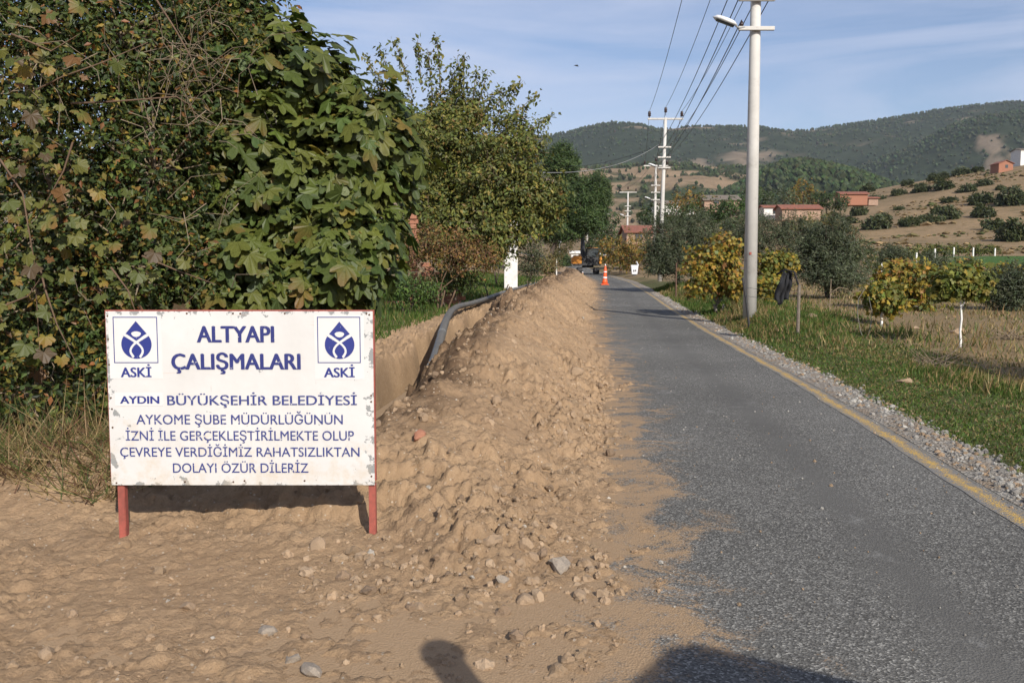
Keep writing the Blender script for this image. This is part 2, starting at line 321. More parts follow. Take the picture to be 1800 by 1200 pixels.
# ------------------------------------------------------------------ excavated earth: mound, trench and left bank
def crumble(X, Y, cell, seed):
    """angular clods: every cell of a jittered lattice is a tilted facet of its own height"""
    x = X / cell; y = Y / cell; xi = np.floor(x); yi = np.floor(y); best = np.full(x.shape, 9.0); h = np.zeros(x.shape)
    for a in (-1, 0, 1):
        for b in (-1, 0, 1):
            cx = xi + a; cy = yi + b; dx = x - cx - vnoise(cx + .0, cy + .0, seed); dy = y - cy - vnoise(cx, cy, seed + 1); d = dx * dx + dy * dy; m = d < best
            h = np.where(m, (vnoise(cx, cy, seed + 2) - .5) + 1.3 * dx * (vnoise(cx, cy, seed + 3) - .5) + 1.3 * dy * (vnoise(cx, cy, seed + 4) - .5) - .5 * d, h); best = np.where(m, d, best)
    return h
def dirt_h(X, Y, detail=True):
    u = X - line(Y)
    wob = .28 * fbm(Y * .55, Y * 0 + 1, 31, 3)                     # the ridge wanders
    uu = u + wob * sstep(Y, 6, 9)
    Ye = Y + 1.0 * sstep(u, -4.05, -3.1) * (1 - sstep(Y, 6.5, 9))
    H = np.interp(Ye, [3.2, 4.3, 4.9, 5.3, 5.7, 6.2, 7.0, 8.0, 10, 12, 15, 60, 92, 100, 108], [0, .0, .0, .04, .2, .36, .47, .55, .70, .8, .88, .85, .75, .4, .0]) * (1 + .22 * fbm(Y * .7, Y * 0, 32, 3))
    right = sstep(uu, -2.45, -4.05); leftside = sstep(uu, -4.95, -4.1)
    # at the near end the heap spreads wide over the filled trench
    end = 1 - sstep(Y, 5.9, 7.4)
    left_wide = 1 - .62 * sstep(-uu, 4.4, 5.3) - .38 * sstep(-uu, 6.4, 8.2)
    prof = right * (leftside * (1 - end) + left_wide * end)
    bank_l = sstep(-uu, 5.4, 5.85) * np.interp(Y, [6, 9, 20, 110], [.05, .2, .22, .2]) * (1 - sstep(-uu, 6.6, 7.4) * .9)
    h = H * prof + bank_l * (1 - end)
    # foreground apron and its toe
    apron = .01 * sstep(uu, -2.2, -3.6) * (1 - sstep(Y, 4.4, 6))
    h = h + apron + .24 * np.exp(-((X + 2.95) / .6) ** 2 - ((Y - 6.15) / .42) ** 2)
    # trench
    tr = (1 - end) * (1 - sstep(np.abs(uu + 5.28 + .13 * fbm(Y * .9, Y * 0 + 2, 34, 2)), .24, .52)) * (1 - sstep(Y, 94, 100))
    h = h - tr * (1.0 + h * .8); wall = np.clip(4.5 * tr * (1 - tr), 0, 1)
    # falls under the road at the right foot, under the grass at the left
    h = h - .06 * sstep(uu, -2.75, -2.05) - .25 * sstep(-u, 7.0 + 1.6 * end, 7.9 + 1.8 * end) * sstep(Y, 5.2, 6.4) - .15 * sstep(Y, 100, 108)
    h = h - .07 * sstep(-Y, -2.6, -1.4)
    if detail:
        amp = np.maximum(.55 + .45 * sstep(h, .03, .22), sstep(Y, 6.4, 7.2) * sstep(uu, -6.9, -6.4) * (uu < -4.4)) * (1 - .85 * wall)
        rough = .5 + sstep(fbm(X * 1.1, Y * 1.1, 40, 3), -.15, .4)
        cl = np.abs(fbm(X * 5.5, Y * 5.5, 41, 4)) ; cl2 = fbm(X * 17, Y * 17, 44, 3)
        h = h + amp * rough * (.11 * (cl - .22) + .045 * (np.abs(cl2) - .2) + .02 * fbm(X * 11, Y * 11, 46, 2)) + .045 * amp * fbm(X * 1.9, Y * 1.9, 47, 4)
        h = h + .016 * rough * fbm(X * 36, Y * 36, 49, 2)
        wx = X + .05 * fbm(X * 8, Y * 8, 58, 2); wy = Y + .05 * fbm(X * 8, Y * 8, 59, 2); big_ = sstep(fbm(X * .9, Y * .9, 55, 3) + .35 * sstep(-np.abs(uu + 4.5), -.8, 0) * sstep(Y, 6, 7) + .3 * sstep(-np.abs(uu + 2.9), -.6, 0) + .5 * (uu < -4.9) * sstep(Y, 6.3, 7), -.05, .4)
        h = h + amp * (.055 * big_ * crumble(wx, wy, .17, 61) + (.012 + .03 * big_) * crumble(wx, wy, .075, 66))
        crest = sstep(uu, -5.2, -4.5) * sstep(-uu, 3.5, 4.1) * sstep(Y, 6.2, 7.2)
        h = h + crest * .14 * (np.abs(fbm(X * 3.4, Y * 3.4, 53, 4)) - .2)
        # tyre tread printed into the lower slope
        tm = sstep(u, -3.25, -3.05) * (1 - sstep(u, -2.62, -2.45)) * sstep(Y, 7, 7.8) * (1 - sstep(Y, 14.5, 16))
        h = h + tm * (.020 * np.sign(np.sin((Y + .5 * np.abs(u + 2.85)) * 2 * math.pi / .17)) * sstep(np.abs(u + 2.85), .03, .09) - .02)
    return h
def dirt_z(X, Y, detail=True): return roadz(Y) + dirt_h(X, Y, detail)
def dirt_mat():
    m, n, b = newmat('dug_earth'); v = coord(n)
    a = noise_node(n, 1.4, 8, .65, v); f = noise_node(n, 22, 8, .7, v)
    c = mix(n, ramp(n, a, [(.34, 0.0), (.66, 1.0)]), (.43, .293, .174), (.345, .231, .136))
    c = mix(n, ramp(n, f, [(.34, .5), (.58, 0.0)]), c, (.235, .152, .087)); c = mix(n, ramp(n, noise_node(n, 120, 6, .8, v), [(.3, .6), (.48, 0.0)]), c, (.2, .13, .077))
    s = n.nodes.new('ShaderNodeSeparateColor'); n.links.new(attr(n), s.inputs[0])
    c = mix(n, math_node(n, 'MULTIPLY', s.outputs[0], ramp(n, noise_node(n, 4, 6, .7, v), [(.34, 0.0), (.54, 1.0)])), c, (.13, .083, .05))   # damp subsoil along the crest
    sp = n.nodes.new('ShaderNodeTexVoronoi'); sp.inputs['Scale'].default_value = 42; n.links.new(v, sp.inputs['Vector'])
    q = n.nodes.new('ShaderNodeSeparateColor'); n.links.new(sp.outputs['Color'], q.inputs[0])
    fl = math_node(n, 'MULTIPLY', ramp(n, q.outputs[0], [(.9, 0.0), (.93, 1.0)]), ramp(n, sp.outputs['Distance'], [(.2, 1.0), (.34, 0.0)]))
    c = mix(n, math_node(n, 'MULTIPLY', fl, .7), c, (.55, .47, .37))
    n.links.new(c, b.inputs['Base Color']); b.inputs['Roughness'].default_value = .95; b.inputs['Specular IOR Level'].default_value = .1
    cr = n.nodes.new('ShaderNodeTexVoronoi'); cr.feature = 'DISTANCE_TO_EDGE'; cr.inputs['Scale'].default_value = 7; n.links.new(mix(n, .12, v, n.nodes.new('ShaderNodeTexNoise').outputs['Color'], 'ADD'), cr.inputs['Vector'])
    crack = math_node(n, 'MULTIPLY', ramp(n, cr.outputs['Distance'], [(.0, 1.0), (.035, 0.0)]), ramp(n, noise_node(n, 1.9, 3, .5, v), [(.5, 0.0), (.62, 1.0)]))
    cb = n.nodes.new('ShaderNodeTexVoronoi'); cb.inputs['Scale'].default_value = 55; n.links.new(v, cb.inputs['Vector'])
    h = math_node(n, 'ADD', math_node(n, 'MULTIPLY', f, .35), math_node(n, 'ADD', math_node(n, 'MULTIPLY', noise_node(n, 120, 6, .8, v), .9), math_node(n, 'MULTIPLY', cb.outputs['Distance'], -.45))); h = math_node(n, 'SUBTRACT', h, math_node(n, 'MULTIPLY', crack, .3)); bump(n, b, h, .8, .019); return m
NR, NCOL = 1120, 420
Yr = 1.3 * (112 / 1.3) ** (np.linspace(0, 1, NR) ** .93)
lo = np.interp(Yr, [0, 6, 9, 120], [-9.2, -9.2, -8.0, -8.0]); T = np.linspace(0, 1, NCOL)
U = lo[:, None] * (1 - T) + (-1.85) * T; YY = np.repeat(Yr[:, None], NCOL, 1); X = line(YY) + U; Z = dirt_z(X, YY)
damp = sstep(U, -5.6, -5.0) * (1 - sstep(U, -4.1, -3.6)) * sstep(YY, 6.0, 7)
dc = np.zeros((U.size, 3)); dc[:, 0] = damp.ravel()
MAT['dirt'] = dirt_mat()
mound = obj('dirt_mound', fastmesh('dirt_mound', np.stack([X.ravel(), YY.ravel(), Z.ravel()], 1), grid_faces(NR, NCOL), MAT['dirt'], dc, True)); tag(mound, kind='structure')

# ---- scatter of template meshes
def rotm(y, z):
    """rotation matrices with local y along y and local z near z"""
    y = nrm(y); x = nrm(np.cross(y, z)); z = np.cross(x, y); return np.stack([x, y, z], -1)
def scatter(name, TV, TF, pos, Rm, sc, cols, mat, smooth=False):
    TV = np.asarray(TV, float); TF = np.asarray(TF); N = len(pos)
    sc = np.asarray(sc, float); sc = sc[:, None] if sc.ndim == 1 else sc
    V = np.einsum('nij,nkj->nki', Rm, TV[None] * sc[:, None, :]) + np.asarray(pos)[:, None, :]
    Fc = (TF[None] + (np.arange(N) * len(TV))[:, None, None]).reshape(-1, TF.shape[1])
    return fastmesh(name, V.reshape(-1, 3), Fc, mat, np.repeat(cols, len(TV), 0), smooth)
def randrot(N):
    return rotm(nrm(rng.normal(size=(N, 3))), nrm(rng.normal(size=(N, 3))))
def ico(sub=1, jit=.2, seed=0, flat=1.0):
    import bmesh
    b = bmesh.new(); bmesh.ops.create_icosphere(b, subdivisions=sub, radius=1); r = np.random.default_rng(seed)
    V = np.array([v.co[:] for v in b.verts]); Fs = np.array([[v.index for v in f.verts] for f in b.faces]); b.free()
    V = V * (1 + jit * r.normal(size=(len(V), 1))); V[:, 2] *= flat; return V, Fs
def stone_mesh(seed, mat, sub=2):
    V, Fs = ico(sub, .0, seed, 1); r = np.random.default_rng(seed)
    for k in range(9):                                             # chop facets
        d = nrm(r.normal(size=(1, 3)))[0]; lim = r.uniform(.5, .85); t = V @ d
        V = V - np.maximum(t - lim, 0)[:, None] * d[None]
    V = V * np.array([1, r.uniform(.6, .9), r.uniform(.5, .8)]) + .03 * r.normal(size=V.shape)
    return fastmesh('stone', V, Fs, mat)
# clods and pebbles loose on the earth
def clods():
    P = []; S = []; C = []
    N = 24000
    Y = 3.0 * (55 / 3.0) ** (rng.random(N) ** 1.25); u = rng.uniform(-7.4, -2.1, N); X = line(Y) + u
    edge_ = .35 + .65 * sstep(u, -5.4, -4.6)
    toe = np.exp(-((u + 2.85) / .45) ** 2) + .9 * np.exp(-((Y - 4.4) / .35) ** 2) * (u > -4.1) + .8 * np.exp(-((u + 4.5) / .5) ** 2) * (Y > 6.3) + .09
    keep = rng.random(N) < edge_ * toe * (.35 + .9 * sstep(fbm(X * 1.3, Y * 1.3, 77, 2), -.2, .4)); X, Y = X[keep], Y[keep]; N = len(X)
    s = np.minimum(.005 + rng.gamma(1.35, .0058, N), .055) * (1 + Y * .012)
    z = dirt_z(X, Y) + s * .08
    base = np.array([(.34, .235, .145), (.29, .2, .12), (.36, .255, .162), (.235, .16, .1)]); c = base[rng.choice(4, N, p=[.45, .33, .12, .1])] * rng.uniform(.8, 1.15, (N, 1))
    nb = 280; t_ = rng.random(nb); Yb = np.where(t_ < .5, rng.uniform(4.0, 12, nb), np.where(t_ < .75, rng.normal(4.5, .25, nb), rng.uniform(6.4, 20, nb))); ub = np.where(t_ < .5, rng.normal(-2.95, .28, nb), np.where(t_ < .75, rng.uniform(-4.3, -2.6, nb), rng.normal(-4.45, .3, nb)))
    Xb = line(Yb) + ub; sb = np.minimum(.01 + rng.gamma(1.6, .009, nb), .055); X = np.r_[X, Xb]; Y = np.r_[Y, Yb]; s = np.r_[s, sb]; z = np.r_[z, dirt_z(Xb, Yb) + sb * .05]; c = np.vstack([c, base[rng.choice(4, nb)] * rng.uniform(.75, 1.05, (nb, 1))]); N += nb
    pale = rng.random(N) < .02; c[pale] = np.array([.46, .41, .34]) * rng.uniform(.7, 1.1, (pale.sum(), 1))
    V, Fs = ico(2, .075, 3); V = V * (1 + .16 * np.sign(np.sin(V[:, :1] * 5 + 1)) * np.cos(V[:, 1:2] * 4))
    m, n, b = newmat('clod'); n.links.new(attr(n), b.inputs['Base Color']); b.inputs['Roughness'].default_value = .95; bump(n, b, noise_node(n, 60, 6, .7, coord(n)), .7, .02)
    sc = s[:, None] * np.stack([np.ones(N), rng.uniform(.6, 1, N), rng.uniform(.5, .9, N)], 1)
    o = obj('earth_clods', scatter('earth_clods', V, Fs, np.stack([X, Y, z], 1), randrot(N), sc, c, m, False)); tag(o, 'loose clods and pebbles of brown earth strewn over the mound', 'earth', kind='stuff')
    # gravel on the shoulder and loose chips on the road
    N = 4500; Y = 3.6 * (45 / 3.6) ** rng.random(N); u = np.where(rng.random(N) < .86, rng.normal(.36, .13, N), rng.uniform(-2.4, .4, N)); X = line(Y) + u
    z = np.maximum(rz_at(X, Y), np.where(u > .2, gz(X, Y), -9)) + .004
    s = np.where(u > .15, rng.gamma(2, .0045, N) + .004, rng.gamma(2, .0013, N) + .002) * (1 + Y * .012)
    c = np.array([(.26, .24, .21), (.2, .185, .165), (.36, .34, .3), (.3, .21, .13)])[rng.choice(4, N)] * rng.uniform(.7, 1.1, (N, 1))
    o = obj('loose_gravel', scatter('loose_gravel', V, Fs, np.stack([X, Y, z], 1), randrot(N), np.minimum(s, .03), c, m)); tag(o, 'loose grey gravel along the road edge beside the yellow line', 'gravel', kind='stuff')
clods()
# single stones that stand out
STN = [(985, 1005, .13, 'greystone', 'large angular stone half buried in the toe of the earth mound'), (1058, 1048, .05, 'stone', 'upright brown stone at the very edge of the asphalt'),
       (925, 1062, .075, 'stone', 'rounded brown stone at the foot of the mound near the road'), (328, 1072, .06, 'stone', 'round earth coloured stone below the middle of the sign'),
       (470, 1118, .07, 'greystone', 'dark grey stone with a deep shadow in the foreground dirt'), (736, 770, .085, 'brick', 'reddish stone stuck in the crest beside the sign'),
       (560, 965, .085, 'stone', 'cracked flat stone between the legs of the sign'), (1022, 1052, .06, 'stone', 'stone leaning just left of the asphalt edge at the mound toe'),
       (700, 968, .05, 'stone', 'small pale stone to the right of the right sign leg'), (735, 1070, .055, 'stone', 'round clod like stone right of the foreground centre'),
       (512, 1165, .055, 'greystone', 'grey stone at the bottom of the picture under the sign'), (885, 1025, .06, 'greystone', 'narrow dark stone standing in the lower slope of the mound'),
       (545, 1190, .075, 'greystone', 'broken grey lump at the bottom edge of the foreground'), (80, 1155, .06, 'stone', 'earth covered stone in the bottom left corner'),
       (940, 985, .07, 'stone', 'blunt brown stone above the large angular stone'), (1012, 657, .13, 'stone', 'lone brown boulder on the mound slope by the tyre print')]
def on_dirt(px, py):
    lo_, hi_ = 2.5, 60
    Ysc = np.geomspace(lo_, hi_, 900)
    for Yv in Ysc:
        p = W(px, py, Yv)
        if p[2] <= max(float(dirt_z(p[0], Yv)), float(rz_at(p[0], Yv))): return p
    return W(px, py, 6)
for i, (px, py, s, mt, lab) in enumerate(STN):
    p = on_dirt(px, py); o = obj('stone', stone_mesh(100 + i, MAT[mt]), None, p + np.array([0, .3 * s, s * .15])); s *= .8; o.scale = (s, s, s); o.rotation_euler = (rng.uniform(-.5, .5), rng.uniform(-.5, .5), rng.uniform(0, 6)); tag(o, lab, 'stone', 'single stones on the dug earth')

# ------------------------------------------------------------------ hills
def hill_mat(name, forest, bare, fscale):
    m, n, b = newmat(name); v = coord(n); s = n.nodes.new('ShaderNodeSeparateColor'); n.links.new(attr(n), s.inputs[0])
    g = mix(n, ramp(n, noise_node(n, fscale, 6, .7, v), [(.35, 0.0), (.65, 1.0)]), forest, tuple(x * .5 for x in forest))
    e = mix(n, ramp(n, noise_node(n, fscale * .4, 6, .7, v), [(.35, 0.0), (.65, 1.0)]), bare, tuple(x * .62 for x in bare))
    n.links.new(mix(n, s.outputs[0], e, g), b.inputs['Base Color']); b.inputs['Roughness'].default_value = 1; b.inputs['Specular IOR Level'].default_value = 0
    bump(n, b, noise_node(n, fscale, 6, .75, v), .8, 4); return m
BV = np.array([(1, 0, 0), (-.5, .87, .1), (-.5, -.87, -.1), (.1, .1, 1.1), (0, 0, -.8), (-.9, .1, .5), (.5, -.7, .55), (.55, .6, .6)]); BF = np.array([(0, 6, 4), (0, 4, 7), (7, 4, 1), (1, 4, 5), (5, 4, 2), (2, 4, 6), (0, 7, 3), (7, 1, 3), (1, 5, 3), (5, 2, 3), (2, 6, 3), (6, 0, 3)])
MAT['wood_far'] = leafmat('far_foliage', .0, .9, .2, .05)
def hill(name, Y0, front, back, prof, amp, seed, forest_bias, ntree, tsize, mats, tcol, label):
    px = np.array([p[0] for p in prof], float); pz = np.array([W(p[0], p[1], Y0)[2] for p in prof]); pX = (px - 900) / F * Y0
    def hz(X, Y):
        t = (Y - Y0) / np.where(Y < Y0, front, back); S = np.where(Y < Y0, 1 - np.abs(t) ** 1.35, 1 - t * t * .5)
        base = np.interp(X * (Y0 / Y) ** .35, pX, pz)
        g = fbm(X / (amp * 9) + .35 * Y / (amp * 9), Y / (amp * 16), seed, 5, .55)
        return base * S + 1.7 * amp * g * sstep(np.abs(t), .0, .4) - 6
    xs = np.linspace(pX[0], pX[-1], 210); ys = np.r_[np.linspace(Y0 - front, Y0, 75), np.linspace(Y0, Y0 + back, 12)[1:]]
    Xg, Yg = np.meshgrid(xs, ys); Zg = hz(Xg, Yg)
    def mask(X, Y): return sstep(fbm(X / (amp * 3.4), Y / (amp * 5), seed + 50, 5, .62) + forest_bias, -.06, .1)
    c = np.zeros((Xg.size, 3)); c[:, 0] = mask(Xg, Yg).ravel()
    o = obj(name, fastmesh(name, np.stack([Xg.ravel(), Yg.ravel(), Zg.ravel()], 1), grid_faces(len(ys), len(xs)), mats, c, True)); tag(o, kind='structure')
    X = rng.uniform(pX[0], pX[-1], ntree * 2); Y = Y0 - front * rng.random(ntree * 2) ** 1.3 * .95 + 10
    k = rng.random(ntree * 2) < np.maximum(mask(X, Y), .07); X, Y = X[k][:ntree], Y[k][:ntree]; N = len(X)
    s = tsize * rng.uniform(.55, 1.25, N); P = np.stack([X, Y, hz(X, Y) + s * .45], 1)
    cc = np.array(tcol)[None] * rng.uniform(.6, 1.35, (N, 1)) * (1 + rng.normal(0, .1, (N, 3)))
    rz = rng.uniform(0, 6.28, N); Rm = np.zeros((N, 3, 3)); Rm[:, 0, 0] = np.cos(rz); Rm[:, 0, 1] = -np.sin(rz); Rm[:, 1, 0] = np.sin(rz); Rm[:, 1, 1] = np.cos(rz); Rm[:, 2, 2] = 1
    w_ = obj('wood', scatter('wood', BV, BF, P, Rm, s[:, None] * np.array([.62, .62, .8]), cc, MAT['wood_far'])); tag(w_, label, 'wood', kind='stuff')
def scrub():
    N = 9000; Y = rng.uniform(95, 320, N); X = rng.uniform(15, 230, N); k = (fbm(X / 14, Y / 14, 71, 3) > -.05) & (np.abs(X - line(Y)) > 9); X, Y = X[k], Y[k]; N = len(X); s = rng.gamma(2.2, .17, N) + .12
    c = np.array([(.2, .145, .075), (.13, .11, .05), (.07, .08, .03), (.26, .18, .095)])[rng.choice(4, N, p=[.35, .3, .15, .2])] * rng.uniform(.75, 1.2, (N, 1)); rz = rng.uniform(0, 6.28, N); Rm = np.zeros((N, 3, 3)); Rm[:, 0, 0] = np.cos(rz); Rm[:, 0, 1] = -np.sin(rz); Rm[:, 1, 0] = np.sin(rz); Rm[:, 1, 1] = np.cos(rz); Rm[:, 2, 2] = 1
    o = obj('slope_scrub', scatter('slope_scrub', BV, BF, np.stack([X, Y, gz(X, Y) + .05], 1), Rm, s[:, None] * np.array([1, 1, .55]), c, MAT['wood_far'])); tag(o, 'dry tufts and low scrub over the brown slope', 'scrub', kind='stuff')
scrub()
hm = hill_mat('far_hill', (.036, .046, .027), (.22, .17, .12), .03); hm2 = hill_mat('near_hill', (.055, .068, .032), (.30, .215, .135), .06)
hill('hills', 2900, 1250, 500, [(-900, 330), (0, 270), (500, 255), (850, 245), (960, 238), (1000, 230), (1030, 222), (1070, 214), (1110, 217), (1150, 227), (1200, 223), (1250, 221), (1310, 221), (1360, 227), (1400, 229), (1480, 217), (1560, 205), (1620, 194), (1680, 186), (1750, 179), (1800, 184), (1900, 200), (2300, 240), (2900, 330)], 34, 3, .36, 20000, 5.6, hm, (.042, .054, .028), 'pine forest covering the highest ridge on the skyline')
hill('hills', 2000, 650, 400, [(1250, 420), (1400, 340), (1500, 290), (1589, 255), (1661, 216), (1703, 203), (1800, 190), (1950, 180), (2400, 230), (2900, 330)], 26, 14, .5, 9000, 5.2, hm, (.042, .054, .028), 'dark pine wood on the spur at the right')
hill('hills', 1450, 650, 300, [(-600, 360), (300, 330), (800, 310), (960, 296), (1030, 291), (1120, 285), (1190, 283), (1260, 288), (1330, 290), (1420, 315), (1600, 350), (1900, 380), (2400, 400)], 15, 25, 0.03, 8500, 4.4, hm2, (.048, .06, .028), 'scrub and pines dotted over the brown middle hills')
hill('hills', 1020, 360, 200, [(1180, 372), (1290, 320), (1335, 292), (1370, 280), (1400, 276), (1450, 284), (1500, 298), (1560, 322), (1620, 345), (1720, 372), (1900, 400)], 8, 36, .5, 6500, 4.6, hm2, (.042, .058, .024), 'dense green wood on the rounded hill behind the sheds')
# ------------------------------------------------------------------ plants
LEAF_V = [(0, 0, 0), (.26, .42, .07), (0, 1, -.06), (-.26, .42, .07)]; LEAF_F = [(0, 1, 2), (0, 2, 3)]
SLIM_V = [(0, 0, 0), (.12, .45, .03), (0, 1, -.04), (-.12, .45, .03)]
def lobed(lobes, depth, droop, serr=0, seed=0):
    """palmate leaf: blade fanned round the end of its stalk; lobes = [(angle, length)]"""
    r = np.random.default_rng(seed); A = []; Ln = []
    lobes = sorted(lobes)
    for i, (a, l) in enumerate(lobes):
        l = l * r.uniform(.9, 1.08)
        if i:
            am = (a + lobes[i - 1][0]) / 2; A.append(am); Ln.append(min(l, lobes[i - 1][1]) * depth * r.uniform(.9, 1.1))
        for da, k in ((-17, .76), (-9, .94), (0, 1.0), (9, .94), (17, .76)): A.append(a + da); Ln.append(l * k * (1 + serr * r.uniform(-1, 1)))
    P = [(0, 0, 0)] + [(math.sin(R(a)) * l, math.cos(R(a)) * l, 0) for a, l in zip(A, Ln)]
    V = np.array(P, float); d = np.hypot(V[:, 0], V[:, 1])
    V[:, 2] = -droop * d ** 2 + .10 * np.abs(V[:, 0]) * r.uniform(.3, 1) + .035 * np.cos(np.r_[0, np.array(A) * 6.28 / 40]) * d + .02 * r.normal(size=len(V))
    V = V + np.array([0, .12, 0])
    Fc = [(0, i + 1, i) for i in range(1, len(V) - 1)]
    n = len(V); V = np.vstack([V, [(-.012, -.28, .02), (.012, -.28, .02)]]); Fc.append((0, n, n + 1))     # stalk
    return V, np.array(Fc)
FIG = [lobed([(-118, .5), (-55, .78), (0, 1), (55, .78), (118, .5)], d, dr, 0, s) for s, (d, dr) in enumerate([(.6, .25), (.66, .38), (.55, .15), (.72, .3), (.76, .45)])]
FIG.append(lobed([(-95, .52), (-42, .85), (0, 1), (42, .85), (95, .52)], .8, .3, 0, 9))
VINE = [lobed([(-125, .55), (-66, .8), (0, .95), (66, .8), (125, .55)], d, dr, .11, 20 + s) for s, (d, dr) in enumerate([(.9, .3), (.96, .5), (.84, .1), (.92, .4)])]
BLADE_V = [(-.5, 0, 0), (.5, 0, 0), (-.4, .45, .06), (.4, .45, .06), (-.0, 1, .3)]; BLADE_F = [(0, 1, 3), (0, 3, 2), (2, 3, 4)]

def pick(cols, N, jit=.16):
    c = np.array([x[:3] for x in cols], float); p = np.array([x[3] for x in cols], float); i = rng.choice(len(c), N, p=p / p.sum())
    return c[i] * rng.uniform(1 - jit, 1 + jit, (N, 1)) * (1 + rng.normal(0, .05, (N, 3)))
def cloud(blobs, nclump, per, rc, shell=.55, lump=.3, seed=0):
    """leaf positions in clumps spread through blobs (cx,cy,cz,rx,ry,rz); returns positions, outward directions, clump ids, clump centres, blob ids"""
    B = np.array(blobs, float); vol = (B[:, 3] * B[:, 4] * B[:, 5]) ** .75; bi = rng.choice(len(B), nclump, p=vol / vol.sum())
    d = nrm(rng.normal(size=(nclump, 3))); rad = shell + (1 - shell) * rng.random(nclump) ** .8
    lum = 1 + lump * fbm(d[:, 0] * 2.3 + bi * 7.7, d[:, 2] * 2.3 + d[:, 1] * 1.7, 60 + seed, 3) * 1.6
    C = B[bi, :3] + d * B[bi, 3:] * (rad * lum)[:, None]
    cnt = rng.poisson(per, nclump); ci = np.repeat(np.arange(nclump), cnt)
    off = nrm(rng.normal(size=(len(ci), 3))) * (rng.random(len(ci)) ** .6)[:, None] * rc * rng.uniform(.6, 1.3, nclump)[ci][:, None]
    P = C[ci] + off; O = nrm(nrm(d)[ci] + .7 * nrm(off)); return P, O, ci, C, bi
def orient(O, up=.5, out_=.6, rnd=.6, droop=.3):
    N = len(O); n = nrm(O * out_ + np.array([.12, -.3, up]) + rnd * rng.normal(size=(N, 3)))
    a = rng.normal(size=(N, 3)) + O * .8 + np.array([0, 0, -droop * 2]); a = nrm(a - n * np.sum(a * n, 1, keepdims=True)); return rotm(a, n)
def arc(a, b, sag, k=6, wob=.0):
    a = np.array(a, float); b = np.array(b, float); t = np.linspace(0, 1, k)[:, None]; P = a + (b - a) * t
    P[:, 2] += sag * 4 * (t * (1 - t))[:, 0]
    if wob: P[1:-1] += rng.normal(0, wob, (k - 2, 3))
    return P
def limbs(base, blobs, C, bi, r0, nbr, lean=(0, 0, 0), stems=1, fork=.35):
    m = MB(); base = np.array(base, float); B = np.array(blobs, float); cen = B[:, :3].mean(0); fk = base + (cen - base) * fork + np.array(lean)
    for s in range(stems):
        o = np.array([rng.normal(0, .12), rng.normal(0, .12), 0]) * (stems > 1); m.tube(arc(base + o - (0, 0, .1), fk + o * 2, 0, 5, r0 * .5), np.linspace(r0, r0 * .7, 5), 8)
    for b in B:
        m.tube(arc(fk, b[:3], .05, 5, r0 * .6), np.linspace(r0 * .65, r0 * .3, 5), 6, False)
    for i in rng.choice(len(C), min(nbr, len(C)), False):
        m.tube(arc(B[bi[i], :3], C[i], -.02, 5, r0 * .5), np.linspace(r0 * .3, r0 * .06, 5), 4, False)
    return m
def tree(name, label, cat, base, blobs, nclump, per, rc, lsize, cols, tmpl=None, mat='leaf', bark='bark', r0=.08, nbr=60, group=None, seed=0, shell=.5, lump=.35, stems=1, fork=.35, droop=.3, up=.5, clumptint=.18, leafname='crown', rnd=.6):
    base = np.array(base, float); blobs = [tuple(np.array(b) - np.r_[base, 0, 0, 0]) for b in blobs]
    t = empty(name, base, label, cat, group)
    P, O, ci, C, bi = cloud(blobs, nclump, per, rc, shell, lump, seed)
    limbs((0, 0, 0), blobs, C, bi, r0, nbr, stems=stems, fork=fork).build('trunk', MAT[bark], t, True)
    c = pick(cols, len(P)) * (1 + clumptint * rng.normal(size=len(C)))[ci][:, None].clip(.4, 1.7)
    V, Fs = tmpl or (LEAF_V, LEAF_F)
    obj(leafname, scatter(leafname, V, Fs, P, orient(O, up, .6, rnd, droop), lsize * rng.uniform(.6, 1.25, len(P)), c, MAT[mat]), t)
    return t
def pb(L_):
    """blobs given as (px, py, Y, rx, ry, rz) -> world"""
    return [(*W(a, b, c), rx, ry, rz) for a, b, c, rx, ry, rz in L_]
def leaf_variants(name, TM, colset, mat):
    out = []
    for i, (V, Fs) in enumerate(TM):
        for j, c in enumerate(colset):
            edge_ = np.hypot(V[:, 0], V[:, 1]); cc = np.array(c[:3])[None] * np.ones((len(V), 1))
            if len(c) > 4: cc = cc * (1 - sstep(edge_, .5, 1))[:, None] + np.array(c[4:7])[None] * sstep(edge_, .5, 1)[:, None]
            out.append((fastmesh(name, V, Fs, MAT[mat], cc), c[3]))
    return out
def place_leaves(parent, base, variants, P, Rm, S):
    ms = [v[0] for v in variants]; p = np.array([v[1] for v in variants], float); idx = rng.choice(len(ms), len(P), p=p / p.sum())
    for k in range(len(P)):
        o = bpy.data.objects.new('leaf', ms[idx[k]]); COL.objects.link(o); o.parent = parent
        M4 = Matrix.Identity(4)
        for a in range(3):
            for b_ in range(3): M4[a][b_] = float(Rm[k, a, b_] * S[k])
            M4[a][3] = float(P[k, a])
        o.matrix_local = M4

